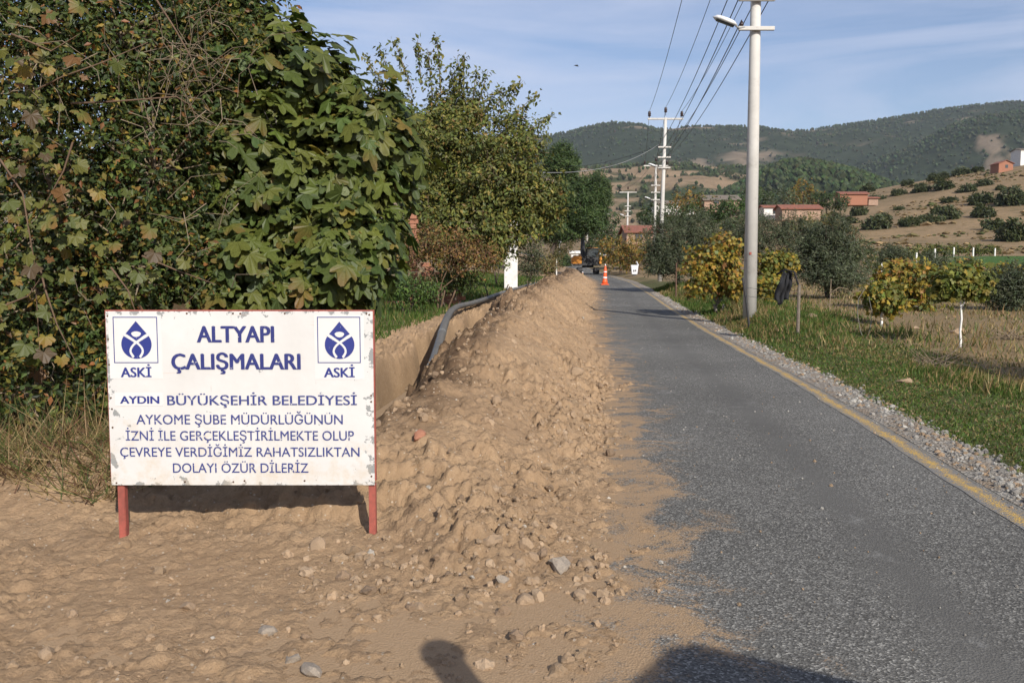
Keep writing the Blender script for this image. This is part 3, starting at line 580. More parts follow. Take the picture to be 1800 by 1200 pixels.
# ---- fig tree behind the sign
def fig_tree():
    base = np.array([*W(520, 560, 9.6)[:2], 0]); base[2] = gz(base[0], base[1])
    bl = pb([(500, 330, 9.3, 1.0, .9, 1.0), (470, 160, 9.5, .72, .7, .68), (620, 300, 9.3, .62, .7, .75), (655, 225, 9.3, .42, .5, .42), (560, 170, 9.5, .48, .5, .5), (560, 470, 9.0, .78, .7, .6), (430, 480, 8.7, .55, .6, .5), (640, 440, 9.1, .34, .5, .5), (400, 60, 9.8, .62, .6, .5), (505, 75, 9.7, .3, .35, .28), (575, 115, 9.6, .2, .3, .25), (700, 270, 9.4, .2, .3, .3), (330, 250, 9.8, .7, .6, 1.1), (450, 320, 9.0, .5, .4, .6), (400, 380, 9.2, .5, .5, .5), (560, 360, 9.0, .5, .4, .5)])
    bl = [tuple(np.array(b) - np.r_[base, 0, 0, 0]) for b in bl]
    t = empty('fig_tree', base, 'large leafy green fig tree right behind the sign', 'tree')
    P, O, ci, C, bi = cloud(bl, 1000, 7.2, .2, .5, .28, 1)
    limbs((0, 0, 0), bl, C, bi, .085, 240, stems=3, fork=.25).build('trunk', MAT['greybark'], t, True)
    Rm = orient(O, .75, .75, .38, .45); S = .16 * rng.uniform(.6, 1.3, len(P))
    cols = [(.1, .122, .024, 5), (.07, .095, .022, 4), (.115, .125, .026, 3), (.06, .085, .024, 3), (.17, .13, .028, .6, .17, .09, .03), (.11, .12, .024, 1.5, .15, .1, .03)]
    score = P[:, 1] * 1.0 - .5 * S / .2 - .25 * np.sum(O * np.array([.3, -.9, .3]), 1); front = np.argsort(score + (P[:, 2] + base[2] < .5) * 3)[:300]
    var = leaf_variants('fig_leaf', FIG, cols, 'leaf'); place_leaves(t, base, var, P[front], Rm[front], S[front])
    rest = np.setdiff1d(np.arange(len(P)), front); k = rng.integers(0, len(FIG), len(rest)); Vs = []; Fs = []; Cs = []; n = 0
    for j in range(len(FIG)):
        q = rest[k == j]; V, Ft = FIG[j]; vv = (np.einsum('nij,nkj->nki', Rm[q], V[None] * S[q][:, None, None]) + P[q][:, None]).reshape(-1, 3)
        ff = (Ft[None] + (np.arange(len(q)) * len(V))[:, None, None]).reshape(-1, 3) + n; n += len(vv); Vs.append(vv); Fs.append(ff); Cs.append(np.repeat(pick(cols, len(q)), len(V), 0))
    tag(obj('foliage', fastmesh('foliage', np.vstack(Vs), np.vstack(Fs), MAT['leaf'], np.vstack(Cs)), t), kind='stuff')
fig_tree()
# ---- tangled evergreen shrub at the far left, with a grapevine growing over it
SHB = pb([(40, 120, 8.2, 1.0, .8, 1.0), (210, 60, 8.6, 1.0, .8, .9), (330, 110, 8.9, .75, .7, .8), (110, 330, 8.0, 1.0, .8, .9), (270, 300, 8.3, .7, .7, .9), (60, 520, 7.7, .8, .7, .7), (240, 470, 8.0, .75, .7, .65), (-160, 250, 8.0, .9, .9, 1.8), (330, 480, 8.3, .45, .5, .55), (90, -120, 8.8, 1.2, .9, .8), (50, 690, 7.3, .7, .5, .45), (170, 690, 7.5, .45, .4, .4), (320, -90, 9.2, .9, .7, .6), (430, 10, 9.6, .45, .5, .45), (150, 600, 7.8, .5, .5, .35)])
SB = np.array([W(160, 640, 8.2)[0], 8.2, 0]); SB[2] = gz(SB[0], SB[1])
shrub = tree('evergreen_shrub', 'tall tangled shrub with small dark leaves and dry twigs at the left edge', 'shrub', SB, SHB + pb([(60, 90, 10, 1.4, .6, 1.3), (260, 60, 10.2, 1.2, .6, 1.2), (80, 350, 9.8, 1.4, .5, 1.2), (280, 330, 10, 1.2, .5, 1.3), (60, 560, 9.5, 1.3, .5, .8), (260, 540, 9.5, 1.1, .5, .8)]), 4600, 20, .18, .068,
     [(.05, .075, .018, 5), (.075, .09, .02, 4), (.13, .115, .022, 2.2), (.2, .13, .025, 1.1), (.035, .055, .016, 3.5), (.17, .075, .025, .8)], bark='twig', r0=.05, nbr=420, seed=4, stems=4, fork=.2, shell=.35, lump=.35, clumptint=.28)
def twigs(parent, base, L_, name, mat, r):
    m = MB()
    for P in L_: m.tube([np.array(W(*p)) - base for p in P], np.linspace(r, r * .3, len(P)), 5, False)
    return m.build(name, MAT[mat], parent, True)
tw = []
for k in range(75):
    x, y = rng.normal(325, 60), rng.normal(130, 75); a = rng.uniform(-2.6, .6); l = rng.uniform(30, 110); Yd = rng.uniform(7.4, 8.2)
    tw.append([(x, y, Yd), (x + .5 * l * math.cos(a) + rng.normal(0, 6), y + .5 * l * math.sin(a), Yd - .1), (x + l * math.cos(a + .3), y + l * math.sin(a + .3), Yd - .2)])
for k in range(60):
    x, y = rng.uniform(0, 420), rng.uniform(40, 640); a = rng.uniform(0, 6.28); l = rng.uniform(40, 120); Yd = rng.uniform(7.0, 7.8)
    tw.append([(x, y, Yd), (x + .5 * l * math.cos(a) + rng.normal(0, 8), y + .5 * l * math.sin(a), Yd - .1), (x + l * math.cos(a + .4), y + l * math.sin(a + .4), Yd - .15)])
tag(twigs(shrub, SB, tw, 'dry_twigs', 'twig', .0042), kind='stuff')
VB = np.array([W(40, 700, 7.4)[0], 7.4, 0]); VB[2] = gz(VB[0], VB[1])
vine = empty('grapevine', VB, 'grapevine with yellowing lobed leaves climbing the shrub at the left', 'vine')
twigs(vine, VB, [[(125, 182, 7.2), (180, 180, 7.1), (250, 175, 7.1), (310, 170, 7.1), (335, 185, 7.1), (346, 212, 7.1)], [(60, 160, 7.2), (110, 135, 7.1), (180, 110, 7.1), (260, 75, 7.3)], [(275, 0, 7.5), (310, 55, 7.4), (335, 100, 7.3), (350, 150, 7.3)], [(128, 250, 7.0), (112, 300, 7.0), (90, 340, 7.0), (60, 390, 7.1)],
    [(70, 470, 7.0), (80, 510, 6.9), (100, 570, 6.9), (115, 600, 6.9), (135, 640, 6.9)], [(195, 470, 6.9), (225, 510, 6.9), (237, 545, 6.9)], [(250, 450, 7.1), (310, 475, 7.0), (380, 500, 7.0)], [(0, 280, 7.1), (40, 340, 7.0), (60, 460, 7.0), (75, 700, 7.2)], [(20, 60, 7.3), (90, 90, 7.2), (140, 60, 7.3)], [(0, 540, 6.9), (50, 520, 6.9), (70, 490, 6.9)]], 'cane', 'cane', .009)
vc = [(.085, .1, .024, 4), (.125, .125, .028, 4), (.21, .165, .03, 2, .22, .12, .03), (.12, .125, .028, 2, .2, .1, .03), (.15, .075, .025, .5), (.09, .06, .03, .6)]
VP = []
for (cx, cy, sx, sy, n_) in [(40, 170, 50, 60, 40), (70, 300, 60, 55, 34), (40, 470, 45, 60, 26), (130, 420, 80, 60, 24), (230, 480, 80, 50, 16), (30, 30, 60, 45, 16), (75, 580, 60, 45, 16), (180, 130, 70, 70, 6)]:
    for _ in range(n_): VP.append(W(rng.normal(cx, sx), rng.normal(cy, sy), rng.uniform(6.8, 7.5)))
VP = np.array(VP) - VB; Ov = np.tile(np.array([[.25, -.9, .3]]), (len(VP), 1)); place_leaves(vine, VB, leaf_variants('vine_leaf', VINE, vc, 'leaf'), VP, orient(nrm(Ov), .45, .9, .42, .7), .082 * rng.uniform(.4, 1.45, len(VP)))

# ---- grasses
def blades(name, label, X, Y, Z, h, wd, cols, parent=None, lean=.35, cat='grass'):
    N = len(X); up = nrm(np.stack([rng.normal(0, lean, N), rng.normal(0, lean, N), np.ones(N)], 1)); side = nrm(np.stack([rng.normal(size=N), rng.normal(size=N) - 1.0, rng.normal(0, .1, N)], 1))
    sc = np.stack([np.full(N, 1.0) * wd, h, h], 1)
    o = obj(name, scatter(name, BLADE_V, BLADE_F, np.stack([X, Y, Z], 1), rotm(up, side), sc, pick(cols, N, .25), MAT['grass'])); return tag(o, label, cat, kind='stuff')
GREEN = [(.055, .10, .018, 5), (.08, .13, .025, 4), (.12, .15, .035, 2), (.22, .18, .07, 1.2)]; STRAW = [(.34, .25, .12, 4), (.27, .19, .09, 4), (.2, .13, .06, 2), (.12, .13, .035, 2)]
def sample(N, y0, y1, u0, u1, power=1.0):
    Y = y0 * (y1 / y0) ** (rng.random(N) ** power); u = rng.uniform(u0, u1, N); return u, Y, line(Y) + u
u, Y, X = sample(80000, 4.5, 50, .5, 3.6); k = rng.random(len(u)) < np.clip(.15 + 1.3 * (1 - sstep(u, 1.4, 3.2)) * (.25 + sstep(fbm(X * .8, Y * .55, 90, 3), -.25, .3)) - .8 * (u < .66) * (fbm(Y * 1.5, u * 0, 91, 2) > -.1), 0, 1)
u, Y, X = u[k], Y[k], X[k]; tall = (.05 + .15 * sstep(fbm(X * .5, Y * .35, 92, 3), -.1, .4) * sstep(u, .9, 1.4)) * (.5 + .5 * sstep(Y, 11, 17)) + .06 * sstep(Y, 14, 20)
dry_ = fbm(X * .7, Y * .45, 99, 3) + .25 * rng.normal(size=len(X)) > .16
for q, nm_, lb_, cl_ in ((~dry_, 'verge_grass', 'fresh green grass on the verge right of the yellow line', GREEN), (dry_, 'verge_straw', 'dry yellow grass patches mixed into the green verge', STRAW + GREEN[2:])): blades(nm_, lb_, X[q], Y[q], gz(X[q], Y[q]) - .01, (tall * rng.uniform(.4, 1.5, len(X)))[q], .006 + .0007 * Y[q], cl_)
u, Y, X = sample(50000, 4.2, 30, .45, 3.0); k = rng.random(len(u)) < .25 + .75 * (1 - sstep(u, 1.6, 3)) * (u > .56 + .22 * fbm(Y * 1.5, u * 0, 91, 2)); u, Y, X = u[k], Y[k], X[k]
blades('verge_weeds', 'low green weeds and clover at the gravel edge', X, Y, gz(X, Y) - .005, rng.uniform(.015, .055, len(X)), .011 + .0006 * Y, GREEN + [(.2, .15, .07, 2)], lean=.9)
u, Y, X = sample(60000, 7.5, 48, 1.8, 22, .8); k = rng.random(len(u)) < .3 + .7 * sstep(fbm(X * .6, Y * .5, 95, 3), -.2, .3); u, Y, X = u[k], Y[k], X[k]
blades('dry_grass', 'dry straw coloured grass in the orchard right of the road', X, Y, gz(X, Y) - .01, rng.uniform(.03, .12, len(X)) * (1 + 1.6 * (fbm(X * .9, Y * .9, 96, 2) > .25)), .006 + .0008 * Y, STRAW + [(.08, .11, .025, 4)])
u, Y, X = sample(42000, 9.5, 75, -12, -6.35); k = rng.random(len(u)) < .35 + sstep(fbm(X * .7, Y * .5, 97, 3), -.3, .2); u, Y, X = u[k], Y[k], X[k]
blades('bank_grass', 'green grass on the bank left of the trench', X, Y, np.maximum(gz(X, Y), dirt_z(X, Y, False)) - .01, rng.uniform(.08, .24, len(X)), .007 + .0008 * Y, GREEN)
N = 16000; Y = rng.uniform(5.5, 8.2, N); X = -.5625 * Y - .8 + rng.random(N) * (np.interp(Y, [5.6, 6.4, 8.2], [.55, 1.9, 2.4]) + .8); keep = rng.random(N) < sstep(Y - .25 * fbm(X * 3, Y * 3, 98, 2), 5.55, 6.1); X, Y = X[keep], Y[keep]
blades('dry_thicket', 'dry tangled grass and weeds left of the sign under the shrub', X, Y, np.maximum(gz(X, Y), dirt_z(X, Y, False)) - .02, rng.gamma(3, .07, len(X)).clip(.06, .6), .007, STRAW + [(.07, .09, .025, 4), (.12, .06, .035, 2.5)], lean=1.0)

# ---- tree with upright shoots (left, middle distance)
def shoot_tree():
    bl = pb([(800, 300, 29, 1.9, 1.7, 1.9), (880, 330, 28, 1.5, 1.5, 1.7), (730, 260, 29, 1.2, 1.2, 1.6), (900, 250, 29, 1.0, 1.0, .9), (760, 400, 28, 1.4, 1.2, 1.1), (860, 410, 27, 1.2, 1.1, 1.0), (800, 200, 29.5, 1.2, 1.1, .8), (950, 350, 28, .7, .8, 1.0), (680, 200, 29.5, .7, .8, .7)])
    base = np.array([*W(800, 500, 29)[:2], 0]); base[2] = gz(base[0], base[1])
    cols = [(.11, .128, .03, 5), (.14, .142, .032, 4), (.19, .16, .036, 2), (.08, .1, .027, 3), (.2, .125, .04, .7)]
    t = tree('deciduous_tree', 'tall round olive green tree with upright leafy shoots against the sky', 'tree', base, bl, 2500, 21, .28, .15, cols, r0=.13, nbr=330, seed=12, stems=2, fork=.25, shell=.35, lump=.4, clumptint=.22, bark='twig')
    m = MB(); P = []; O = []
    for (x0, y0, x1, y1) in [(690, 180, 640, 95), (700, 170, 665, 83), (725, 165, 693, 72), (740, 150, 734, 70), (760, 170, 752, 88), (775, 160, 768, 64), (800, 170, 790, 115), (810, 190, 804, 98), (815, 180, 815, 96), (840, 190, 858, 125), (850, 200, 885, 150), (870, 210, 920, 142), (890, 220, 945, 165), (920, 240, 972, 200), (790, 150, 800, 125), (660, 190, 612, 125), (870, 190, 905, 150), (830, 190, 838, 120)]:
        a = W(x0, y0, 29) - base; b = W(x1, y1, 28.7) - base; A = arc(a, b, .06, 7); m.tube(A, np.linspace(.022, .006, 7), 4, False)
        n = int(np.linalg.norm(b - a) * 75); tt = rng.random(n) ** .85; P.append(a + (b - a) * tt[:, None] + rng.normal(0, .07, (n, 3))); O.append(nrm(rng.normal(size=(n, 3)) + [0, 0, .2]))
    m.build('shoots', MAT['twig'], t, True); P = np.vstack(P); O = np.vstack(O)
    obj('shoot_leaves', scatter('shoot_leaves', LEAF_V, LEAF_F, P, orient(O, .3, .8, .5, .5), .17 * rng.uniform(.6, 1.2, len(P)), pick(cols[:3] + [(.11, .125, .05, 4)], len(P)), MAT['leaf']), t)
shoot_tree()
# dry bramble in front of that tree, over the ruined wall
bb = np.array([*W(770, 490, 25)[:2], 0]); bb[2] = gz(bb[0], bb[1])
br = tree('bramble', 'rusty brown bramble thicket grown over the ruined brick wall', 'shrub', bb, pb([(745, 430, 25, .6, .6, .55), (800, 440, 25, .65, .6, .6), (850, 450, 25.5, .5, .5, .5), (720, 450, 24.5, .3, .4, .4)]), 360, 13, .2, .085, [(.2, .115, .04, 4), (.24, .15, .045, 2), (.1, .1, .025, 3), (.15, .075, .035, 3)], bark='cane', r0=.03, nbr=200, seed=15, stems=4, lump=.4)
for (px, py, Yd, rx, rz, nm, lab, cl) in [(725, 505, 23, .75, .42, 'green_bush', 'low fresh green bush on the bank beside the trench', [(.05, .09, .018, 3), (.075, .115, .022, 3)]), (800, 490, 26, .7, .3, 'green_bush', 'low dark green weeds below the brown bramble', [(.05, .08, .018, 3), (.1, .1, .03, 2)]),
                              (933, 445, 46, .55, 1.4, 'cypress_shrub', 'narrow grey green columnar shrub beside the white wall', [(.06, .07, .03, 3), (.08, .085, .04, 3)]), (872, 430, 33, .55, .9, 'leafy_vine', 'green climber hanging over the white wall', [(.075, .1, .022, 3), (.1, .115, .025, 2)]),
                              (985, 420, 120, 2.0, 2.5, 'bushy_tree', 'small brown green tree beyond the pine on the left', [(.08, .08, .025, 3), (.12, .09, .03, 2)]), (960, 462, 75, 1.0, .9, 'green_bush', 'dry grassy bush at the left edge of the far road', [(.22, .16, .07, 3), (.12, .11, .03, 2)])]:
    p = W(px, py, Yd); g = gz(p[0], Yd); s_ = .0016 * Yd + .05
    tree(nm, lab, 'shrub' if 'tree' not in nm else 'tree', (p[0], Yd, g), [(*p, rx, rx, rz), (p[0] + rx * .4, Yd, p[2] - rz * .3, rx * .7, rx * .7, rz * .7), (p[0] - rx * .4, Yd, p[2] - rz * .2, rx * .6, rx * .7, rz * .7)], 130, 16, .22 * (1 + Yd * .01), s_, cl, r0=.03, nbr=25, seed=int(px), stems=2)
# ---- pine by the far road
NEED_V = [(-.05, 0, 0), (.05, 0, 0), (0, 1, 0)]; NEED_F = [(0, 1, 2)]
pbase = np.array([*W(952, 475, 100)[:2], 0]); pbase[2] = gz(pbase[0], pbase[1])
tree('pine_tree', 'big dark green umbrella pine leaning over the far road', 'tree', pbase, pb([(1010, 345, 100, 3.0, 2.6, 2.1), (1045, 340, 100, 1.7, 2.0, 2.3), (985, 285, 101, 2.1, 2.0, 1.9), (965, 360, 100, 2.7, 2.4, 2.5), (1035, 388, 99, 2.2, 2.0, 1.5), (985, 405, 100, 2.8, 2.2, 1.3), (1056, 350, 100, 1.1, 1.3, 1.9)]), 2300, 32, .55, .36,
     [(.045, .075, .02, 5), (.065, .095, .026, 3), (.03, .055, .016, 3)], tmpl=([(-.14, 0, 0), (.14, 0, 0), (0, 1, .1)], NEED_F), mat='needle', r0=.26, nbr=60, seed=23, shell=.55, lump=.22, droop=-.5, up=.9, fork=.5)
# ---- olives, figs and other trees right of the road
OLV = [(.085, .10, .052, 5), (.065, .08, .04, 4), (.12, .135, .08, 2), (.05, .06, .028, 3)]
YFIG = [(.28, .2, .028, 4), (.2, .165, .03, 3), (.1, .12, .025, 3), (.3, .16, .03, 1.6), (.2, .1, .035, 1)]
GFIG = [(.15, .155, .03, 4), (.1, .125, .026, 4), (.25, .19, .03, 2)]
def ongr(px, Y): X = (px - 900) / F * Y; return (X, Y, float(gz(X, Y)))
def olive(px, Y, bl, label, nc, seed, r0=.11, per=26):
    bl = [(a, b - 5, c, rx * 1.2, ry * 1.2, rz * 1.22) for a, b, c, rx, ry, rz in bl]; nc = int(nc * 1.45)
    return tree('olive_tree', label, 'tree', ongr(px, Y), pb(bl), nc, per, .26, .085 + .0018 * Y, OLV, tmpl=(SLIM_V, LEAF_F), bark='bark', r0=r0, nbr=90, seed=seed, group='olive trees right of the road', shell=.45, lump=.4, droop=-.1, up=.6)
olive(1195, 46, [(1185, 425, 46, 1.25, 1.2, 1.1), (1225, 415, 46, 1.0, 1.0, 1.1), (1155, 440, 46, .7, .8, .9), (1200, 465, 45, 1.4, 1.2, .7), (1160, 470, 46, .7, .8, .6)], 'big grey green olive tree left of the nearest pole', 620, 31)
olive(1450, 34, [(1460, 440, 34, .95, .95, .95), (1495, 460, 34, .7, .8, .75), (1425, 460, 34, .65, .8, .8), (1470, 490, 33, .95, .9, .45)], 'dense olive tree right of the nearest pole behind the black cloth', 560, 32)
olive(1370, 56, [(1340, 420, 56, 1.5, 1.3, 1.2), (1400, 415, 56, 1.4, 1.3, 1.0), (1290, 425, 57, 1.2, 1.2, 1.2), (1440, 425, 57, 1.1, 1.1, .9)], 'row of olive foliage behind the nearest pole', 560, 33)
olive(1785, 24.5, [(1785, 520, 24.5, .6, .6, .5), (1820, 505, 24.5, .7, .7, .6), (1760, 505, 24.5, .3, .4, .3)], 'small dark olive tree cut by the right edge', 300, 34, .06)
olive(1640, 48, [(1640, 470, 48, .8, .8, .5), (1700, 475, 48, .6, .6, .4)], 'low olive bush in front of the green field', 160, 35, .06)
olive(1570, 62, [(1570, 455, 62, .8, .8, .6)], 'small olive bush below the white post fence', 120, 36, .06)
def figbush(px, Y, bl, label, nc, seed, cols, bark='greybark', **k): return tree('fig_bush', label, 'tree', ongr(px, Y), pb(bl), nc, 19, .22, .09, cols, tmpl=FIG[5], bark=bark, r0=k.pop('r0', .045), nbr=60, seed=seed, group='yellowing fig trees in the orchard', lump=.35, shell=.35, **k)
figbush(1262, 26, [(1255, 470, 26, .75, .7, .6), (1270, 435, 26, .5, .5, .45), (1235, 500, 25.5, .5, .5, .4), (1285, 495, 25.5, .45, .5, .5)], 'yellow leaved fig bush just left of the nearest pole', 210, 41, YFIG, stems=4, fork=.2)
figbush(1350, 27, [(1360, 465, 27, .5, .5, .4), (1385, 462, 27, .25, .4, .3), (1345, 505, 26.5, .45, .5, .45)], 'green and yellow fig bush just right of the nearest pole', 140, 42, GFIG + YFIG[:2], stems=3, fork=.25)
figbush(1585, 25, [(1575, 490, 25, .6, .6, .4), (1610, 500, 25, .5, .5, .45), (1560, 530, 24.6, .4, .5, .4), (1620, 545, 24.6, .4, .4, .3), (1590, 475, 25.4, .5, .5, .3)], 'broad golden fig bush left of the white trunked sapling', 240, 43, YFIG, stems=3, fork=.3)
figbush(1690, 15.6, [(1690, 495, 15.6, .34, .34, .2), (1665, 505, 15.6, .2, .25, .16), (1718, 500, 15.6, .2, .25, .17)], 'young fig sapling with a white limed trunk and parasol crown', 95, 44, GFIG, bark='lime', r0=.022, fork=.62)
figbush(1552, 19, [(1550, 520, 19, .3, .3, .26), (1568, 530, 19, .2, .25, .22), (1540, 510, 19, .2, .2, .15)], 'smaller fig sapling with a short white limed trunk', 70, 45, GFIG + YFIG[:1], bark='lime', r0=.03, fork=.5)
figbush(1770, 40, [(1770, 480, 40, .8, .7, .4), (1720, 478, 40, .6, .6, .4)], 'yellow green fig bush near the right edge before the green field', 110, 46, YFIG + GFIG, stems=2)
figbush(1660, 38, [(1660, 480, 38, .7, .7, .4), (1690, 475, 38, .5, .5, .4)], 'yellow fig bush behind the white trunked sapling', 100, 47, YFIG + GFIG, stems=2)
def bare(px, Y, P, label, mat='lime', r=.016):
    b = np.array(ongr(px, Y)); t = empty('bare_sapling', b, label, 'sapling'); m = MB()
    for Q in P: m.tube([W(*q) - b for q in Q], np.linspace(r, r * .4, len(Q)), 6)
    m.build('stem', MAT[mat], t, True)
bare(1520, 16.8, [[(1521, 606, 16.8), (1512, 580, 16.8), (1507, 550, 16.8), (1509, 525, 16.8), (1522, 505, 16.9)], [(1521, 604, 16.8), (1530, 575, 16.8), (1533, 550, 16.8), (1527, 520, 16.9)]], 'forked leafless sapling with two curved white stems', mat='greybark', r=.009)
bare(1458, 22, [[(1458, 568, 22), (1458, 540, 22), (1460, 515, 22), (1461, 490, 22)], [(1460, 515, 22), (1475, 505, 22), (1490, 508, 22)]], 'thin pale leafless sapling between the cloth and the fig bushes', 'twig')
def sprig(px, py, Y, label, n=26):
    b = np.array(ongr(px, Y)); t = empty('dead_branch', b, label, 'branch'); m = MB()
    for k in range(n):
        a = rng.uniform(-.9, .9); l = rng.uniform(.25, .75); d = np.array([math.sin(a) * 1.3, rng.normal(0, .3), abs(math.cos(a)) * .55]); e = d * l; m.tube([rng.normal(0, .08, 3) * [2, 1, .2] + [0, 0, .02], e * .5 + rng.normal(0, .03, 3), e], [.008, .006, .003], 4, False)
    m.build('twigs', MAT['twig'], t, True)
sprig(1650, 660, 12.8, 'pile of dead twigs lying in the orchard shadow'); sprig(1780, 590, 17, 'dry brush beside the right edge')
for (px, py, s, mt, lab) in [(1681, 586, .2, 'stone', 'pale boulder behind the white trunked sapling'), (1424, 558, .19, 'stone', 'brown boulder right of the wooden fence post'), (1605, 578, .14, 'stone', 'brown field stone under the golden fig bush'), (1592, 672, .15, 'stone', 'flat half buried rock in the verge grass'), (1425, 650, .05, 'stone', 'small yellowish stone at the edge of the verge grass')]:
    Yd = next(y for y in np.geomspace(6, 60, 500) if W(px, py, y)[2] <= gz(*W(px, py, y)[:2])); p = W(px, py, Yd); o = obj('boulder', stone_mesh(int(px), MAT[mt]), None, (p[0], p[1], p[2] + s * .1)); o.scale = (s, s, s * .62); o.rotation_euler = (.1, .15, px); tag(o, lab, 'stone')
# off to the right of the frame: the olive whose shadow falls into the orchard
tree('olive_tree', 'olive tree outside the right edge that shades the orchard grass', 'tree', (9.0, 8.2, gz(9.0, 8.2)), [(9.0, 8.2, 3.3, 1.2, 1.3, 1.0), (10.2, 7.6, 3.0, 1.4, 1.2, .9), (8.7, 8.6, 2.9, .7, .8, .7), (9.9, 8.3, 2.3, 1.3, 1.2, .7), (9.2, 8.2, 1.9, .9, .9, .5)], 420, 22, .32, .13, OLV, tmpl=(SLIM_V, LEAF_F), r0=.14, nbr=50, seed=37, group='olive trees right of the road')

# ---- village trees and shrubs on the slope
def far_tree(px, py, Y, rx, rz, cols, label, name='tree', nc=120, group=None):
    p = W(px, py, Y); g = float(gz(p[0], Y)); cz = max(p[2], g + rz * .6)
    return tree(name, label, 'tree', (p[0], Y, g), [(p[0], Y, cz, rx, rx, rz), (p[0] + rx * .45, Y, cz - rz * .25, rx * .7, rx * .7, rz * .7), (p[0] - rx * .5, Y, cz - rz * .2, rx * .6, rx * .6, rz * .7)], nc, 14, .12 * rx + .25, .0022 * Y + .1, cols, r0=.05 * rx + .05, nbr=12, seed=int(px + py), group=group)
AUT = [(.22, .15, .03, 3), (.26, .13, .035, 2), (.12, .115, .028, 3)]; DKG = [(.04, .062, .02, 4), (.055, .078, .024, 3)]
for a in [(1090, 438, 100, 2.6, 2.4, AUT, 'golden autumn tree behind the thin poles at the road bend'), (1122, 442, 92, 2.2, 1.9, AUT, 'low yellow bush left of the big olive tree'), (1075, 405, 150, 3.2, 3.0, DKG, 'dark tree behind the pole at the road bend'), (1050, 440, 140, 2.2, 2.6, DKG, 'dark bush behind the digger cab'), (1240, 372, 110, 3.4, 1.9, DKG, 'dark round tree by the village roof'), (1285, 370, 105, 2.2, 2.2, [(.045, .085, .02, 3), (.06, .1, .025, 3)], 'bright green tree against the village roof'),
          (1412, 342, 190, 3.4, 3.8, AUT, 'tall ochre tree left of the brick shed'), (1455, 352, 180, 3.8, 2.2, DKG, 'dark tree touching the brick shed'), (1380, 358, 170, 4.5, 2.4, OLV, 'grey olive grove tree behind the tiled shed'), (1330, 350, 190, 3.5, 3.0, DKG, 'dark tree just behind the nearest pole'), (1160, 375, 130, 3.4, 2.4, DKG, 'dark bush around the tallest far pole'), (1215, 355, 160, 3.5, 2.3, AUT, 'brownish tree among the village roofs'), (985, 470, 135, 1.5, 1.5, DKG, 'dark hedge bush at the left of the road bend'), (1440, 395, 75, 2.6, 1.0, [(.2, .15, .05, 3), (.1, .1, .03, 3)], 'yellowish bush in front of the tiled shed'), (1035, 395, 220, 6, 3.5, DKG, 'dark copse beyond the pine')]:
    far_tree(*a)
SLB = [(1635, 385, 2.6, 1.6), (1668, 378, 2.8, 2.4), (1650, 368, 1.6, 1.3), (1550, 380, 2.2, 1.4), (1580, 362, 1.6, 1.1), (1510, 370, 2.5, 1.7), (1540, 395, 2.6, 1.5), (1495, 385, 2.2, 1.5), (1600, 390, 2.6, 1.5), (1780, 415, 3.0, 2.2), (1765, 400, 1.4, 1.1), (1725, 350, 3.8, 1.7), (1670, 348, 2.8, 1.3), (1780, 352, 5.0, 2.6), (1730, 374, 2.4, 1.0), (1745, 396, 2.4, 1.0), (1580, 335, 3.0, 1.6), (1620, 330, 3.6, 1.7), (1660, 325, 3.5, 2.0), (1700, 330, 3.0, 1.6), (1540, 345, 3.0, 1.8), (1640, 312, 3.2, 1.6), (1690, 300, 3.4, 1.6), (1730, 318, 2.6, 1.8), (1720, 288, 2.8, 1.5), (1660, 296, 3.0, 1.6), (1760, 326, 1.6, 1.2), (1595, 318, 3, 1.6), (1800, 345, 4.0, 2.2), (1480, 400, 2.4, 1.4), (1525, 330, 3, 1.6), (1465, 378, 2.5, 1.6)]
_o = ['first', 'second', 'third', 'fourth', 'fifth', 'sixth', 'seventh', 'eighth', 'ninth', 'tenth', 'eleventh', 'twelfth', 'thirteenth', 'fourteenth']
SLL = {}
for rn, a_, b_ in (('upper', 0, 340), ('middle', 340, 376), ('lower', 376, 999)):
    for q, e in enumerate(sorted(e for e in SLB if a_ <= e[1] < b_)): SLL[e] = f'{_o[q]} dark shrub from the left in the {rn} band of the dry slope'
srcs = []
def ground_hit(px, py, y0=60, y1=640):
    for y in np.geomspace(y0, y1, 500):
        p = W(px, py, y)
        if p[2] <= float(gz(p[0], y)): return p
    return None
for i, (px, py, rx, rz) in enumerate(SLB):
    p = ground_hit(px, py + 8)
    if p is None: p = W(px, py, 320); p[2] = gz(p[0], 320)
    f_ = .72 if py < 360 else .85; rx *= f_; rz *= f_
    if len(srcs) < 4:
        t = tree('hill_shrub', SLL[SLB[i]], 'shrub', p, [(p[0], p[1], p[2] + rz * .55, rx, rx, rz * .75), (p[0] + .6 * rx, p[1], p[2] + rz * .4, rx * .6, rx * .6, rz * .5), (p[0] - .6 * rx, p[1], p[2] + rz * .4, rx * .5, rx * .6, rz * .5)], 110, 14, .5, .6, [(.05, .065, .024, 3), (.075, .085, .032, 3)], r0=.15, nbr=8, seed=i, group='shrubs on the slope at the right'); srcs.append((t, rx))
    else:
        s0, r0_ = srcs[i % 4]; t = s0.copy(); COL.objects.link(t); t['label'] = SLL[SLB[i]]; t.location = tuple(p); s_ = rx / r0_; t.scale = (s_, s_, s_ * random.uniform(.85, 1.1)); t.rotation_euler = (0, 0, random.uniform(0, 6))
        for ch in list(s0.children): c = ch.copy(); COL.objects.link(c); c.parent = t
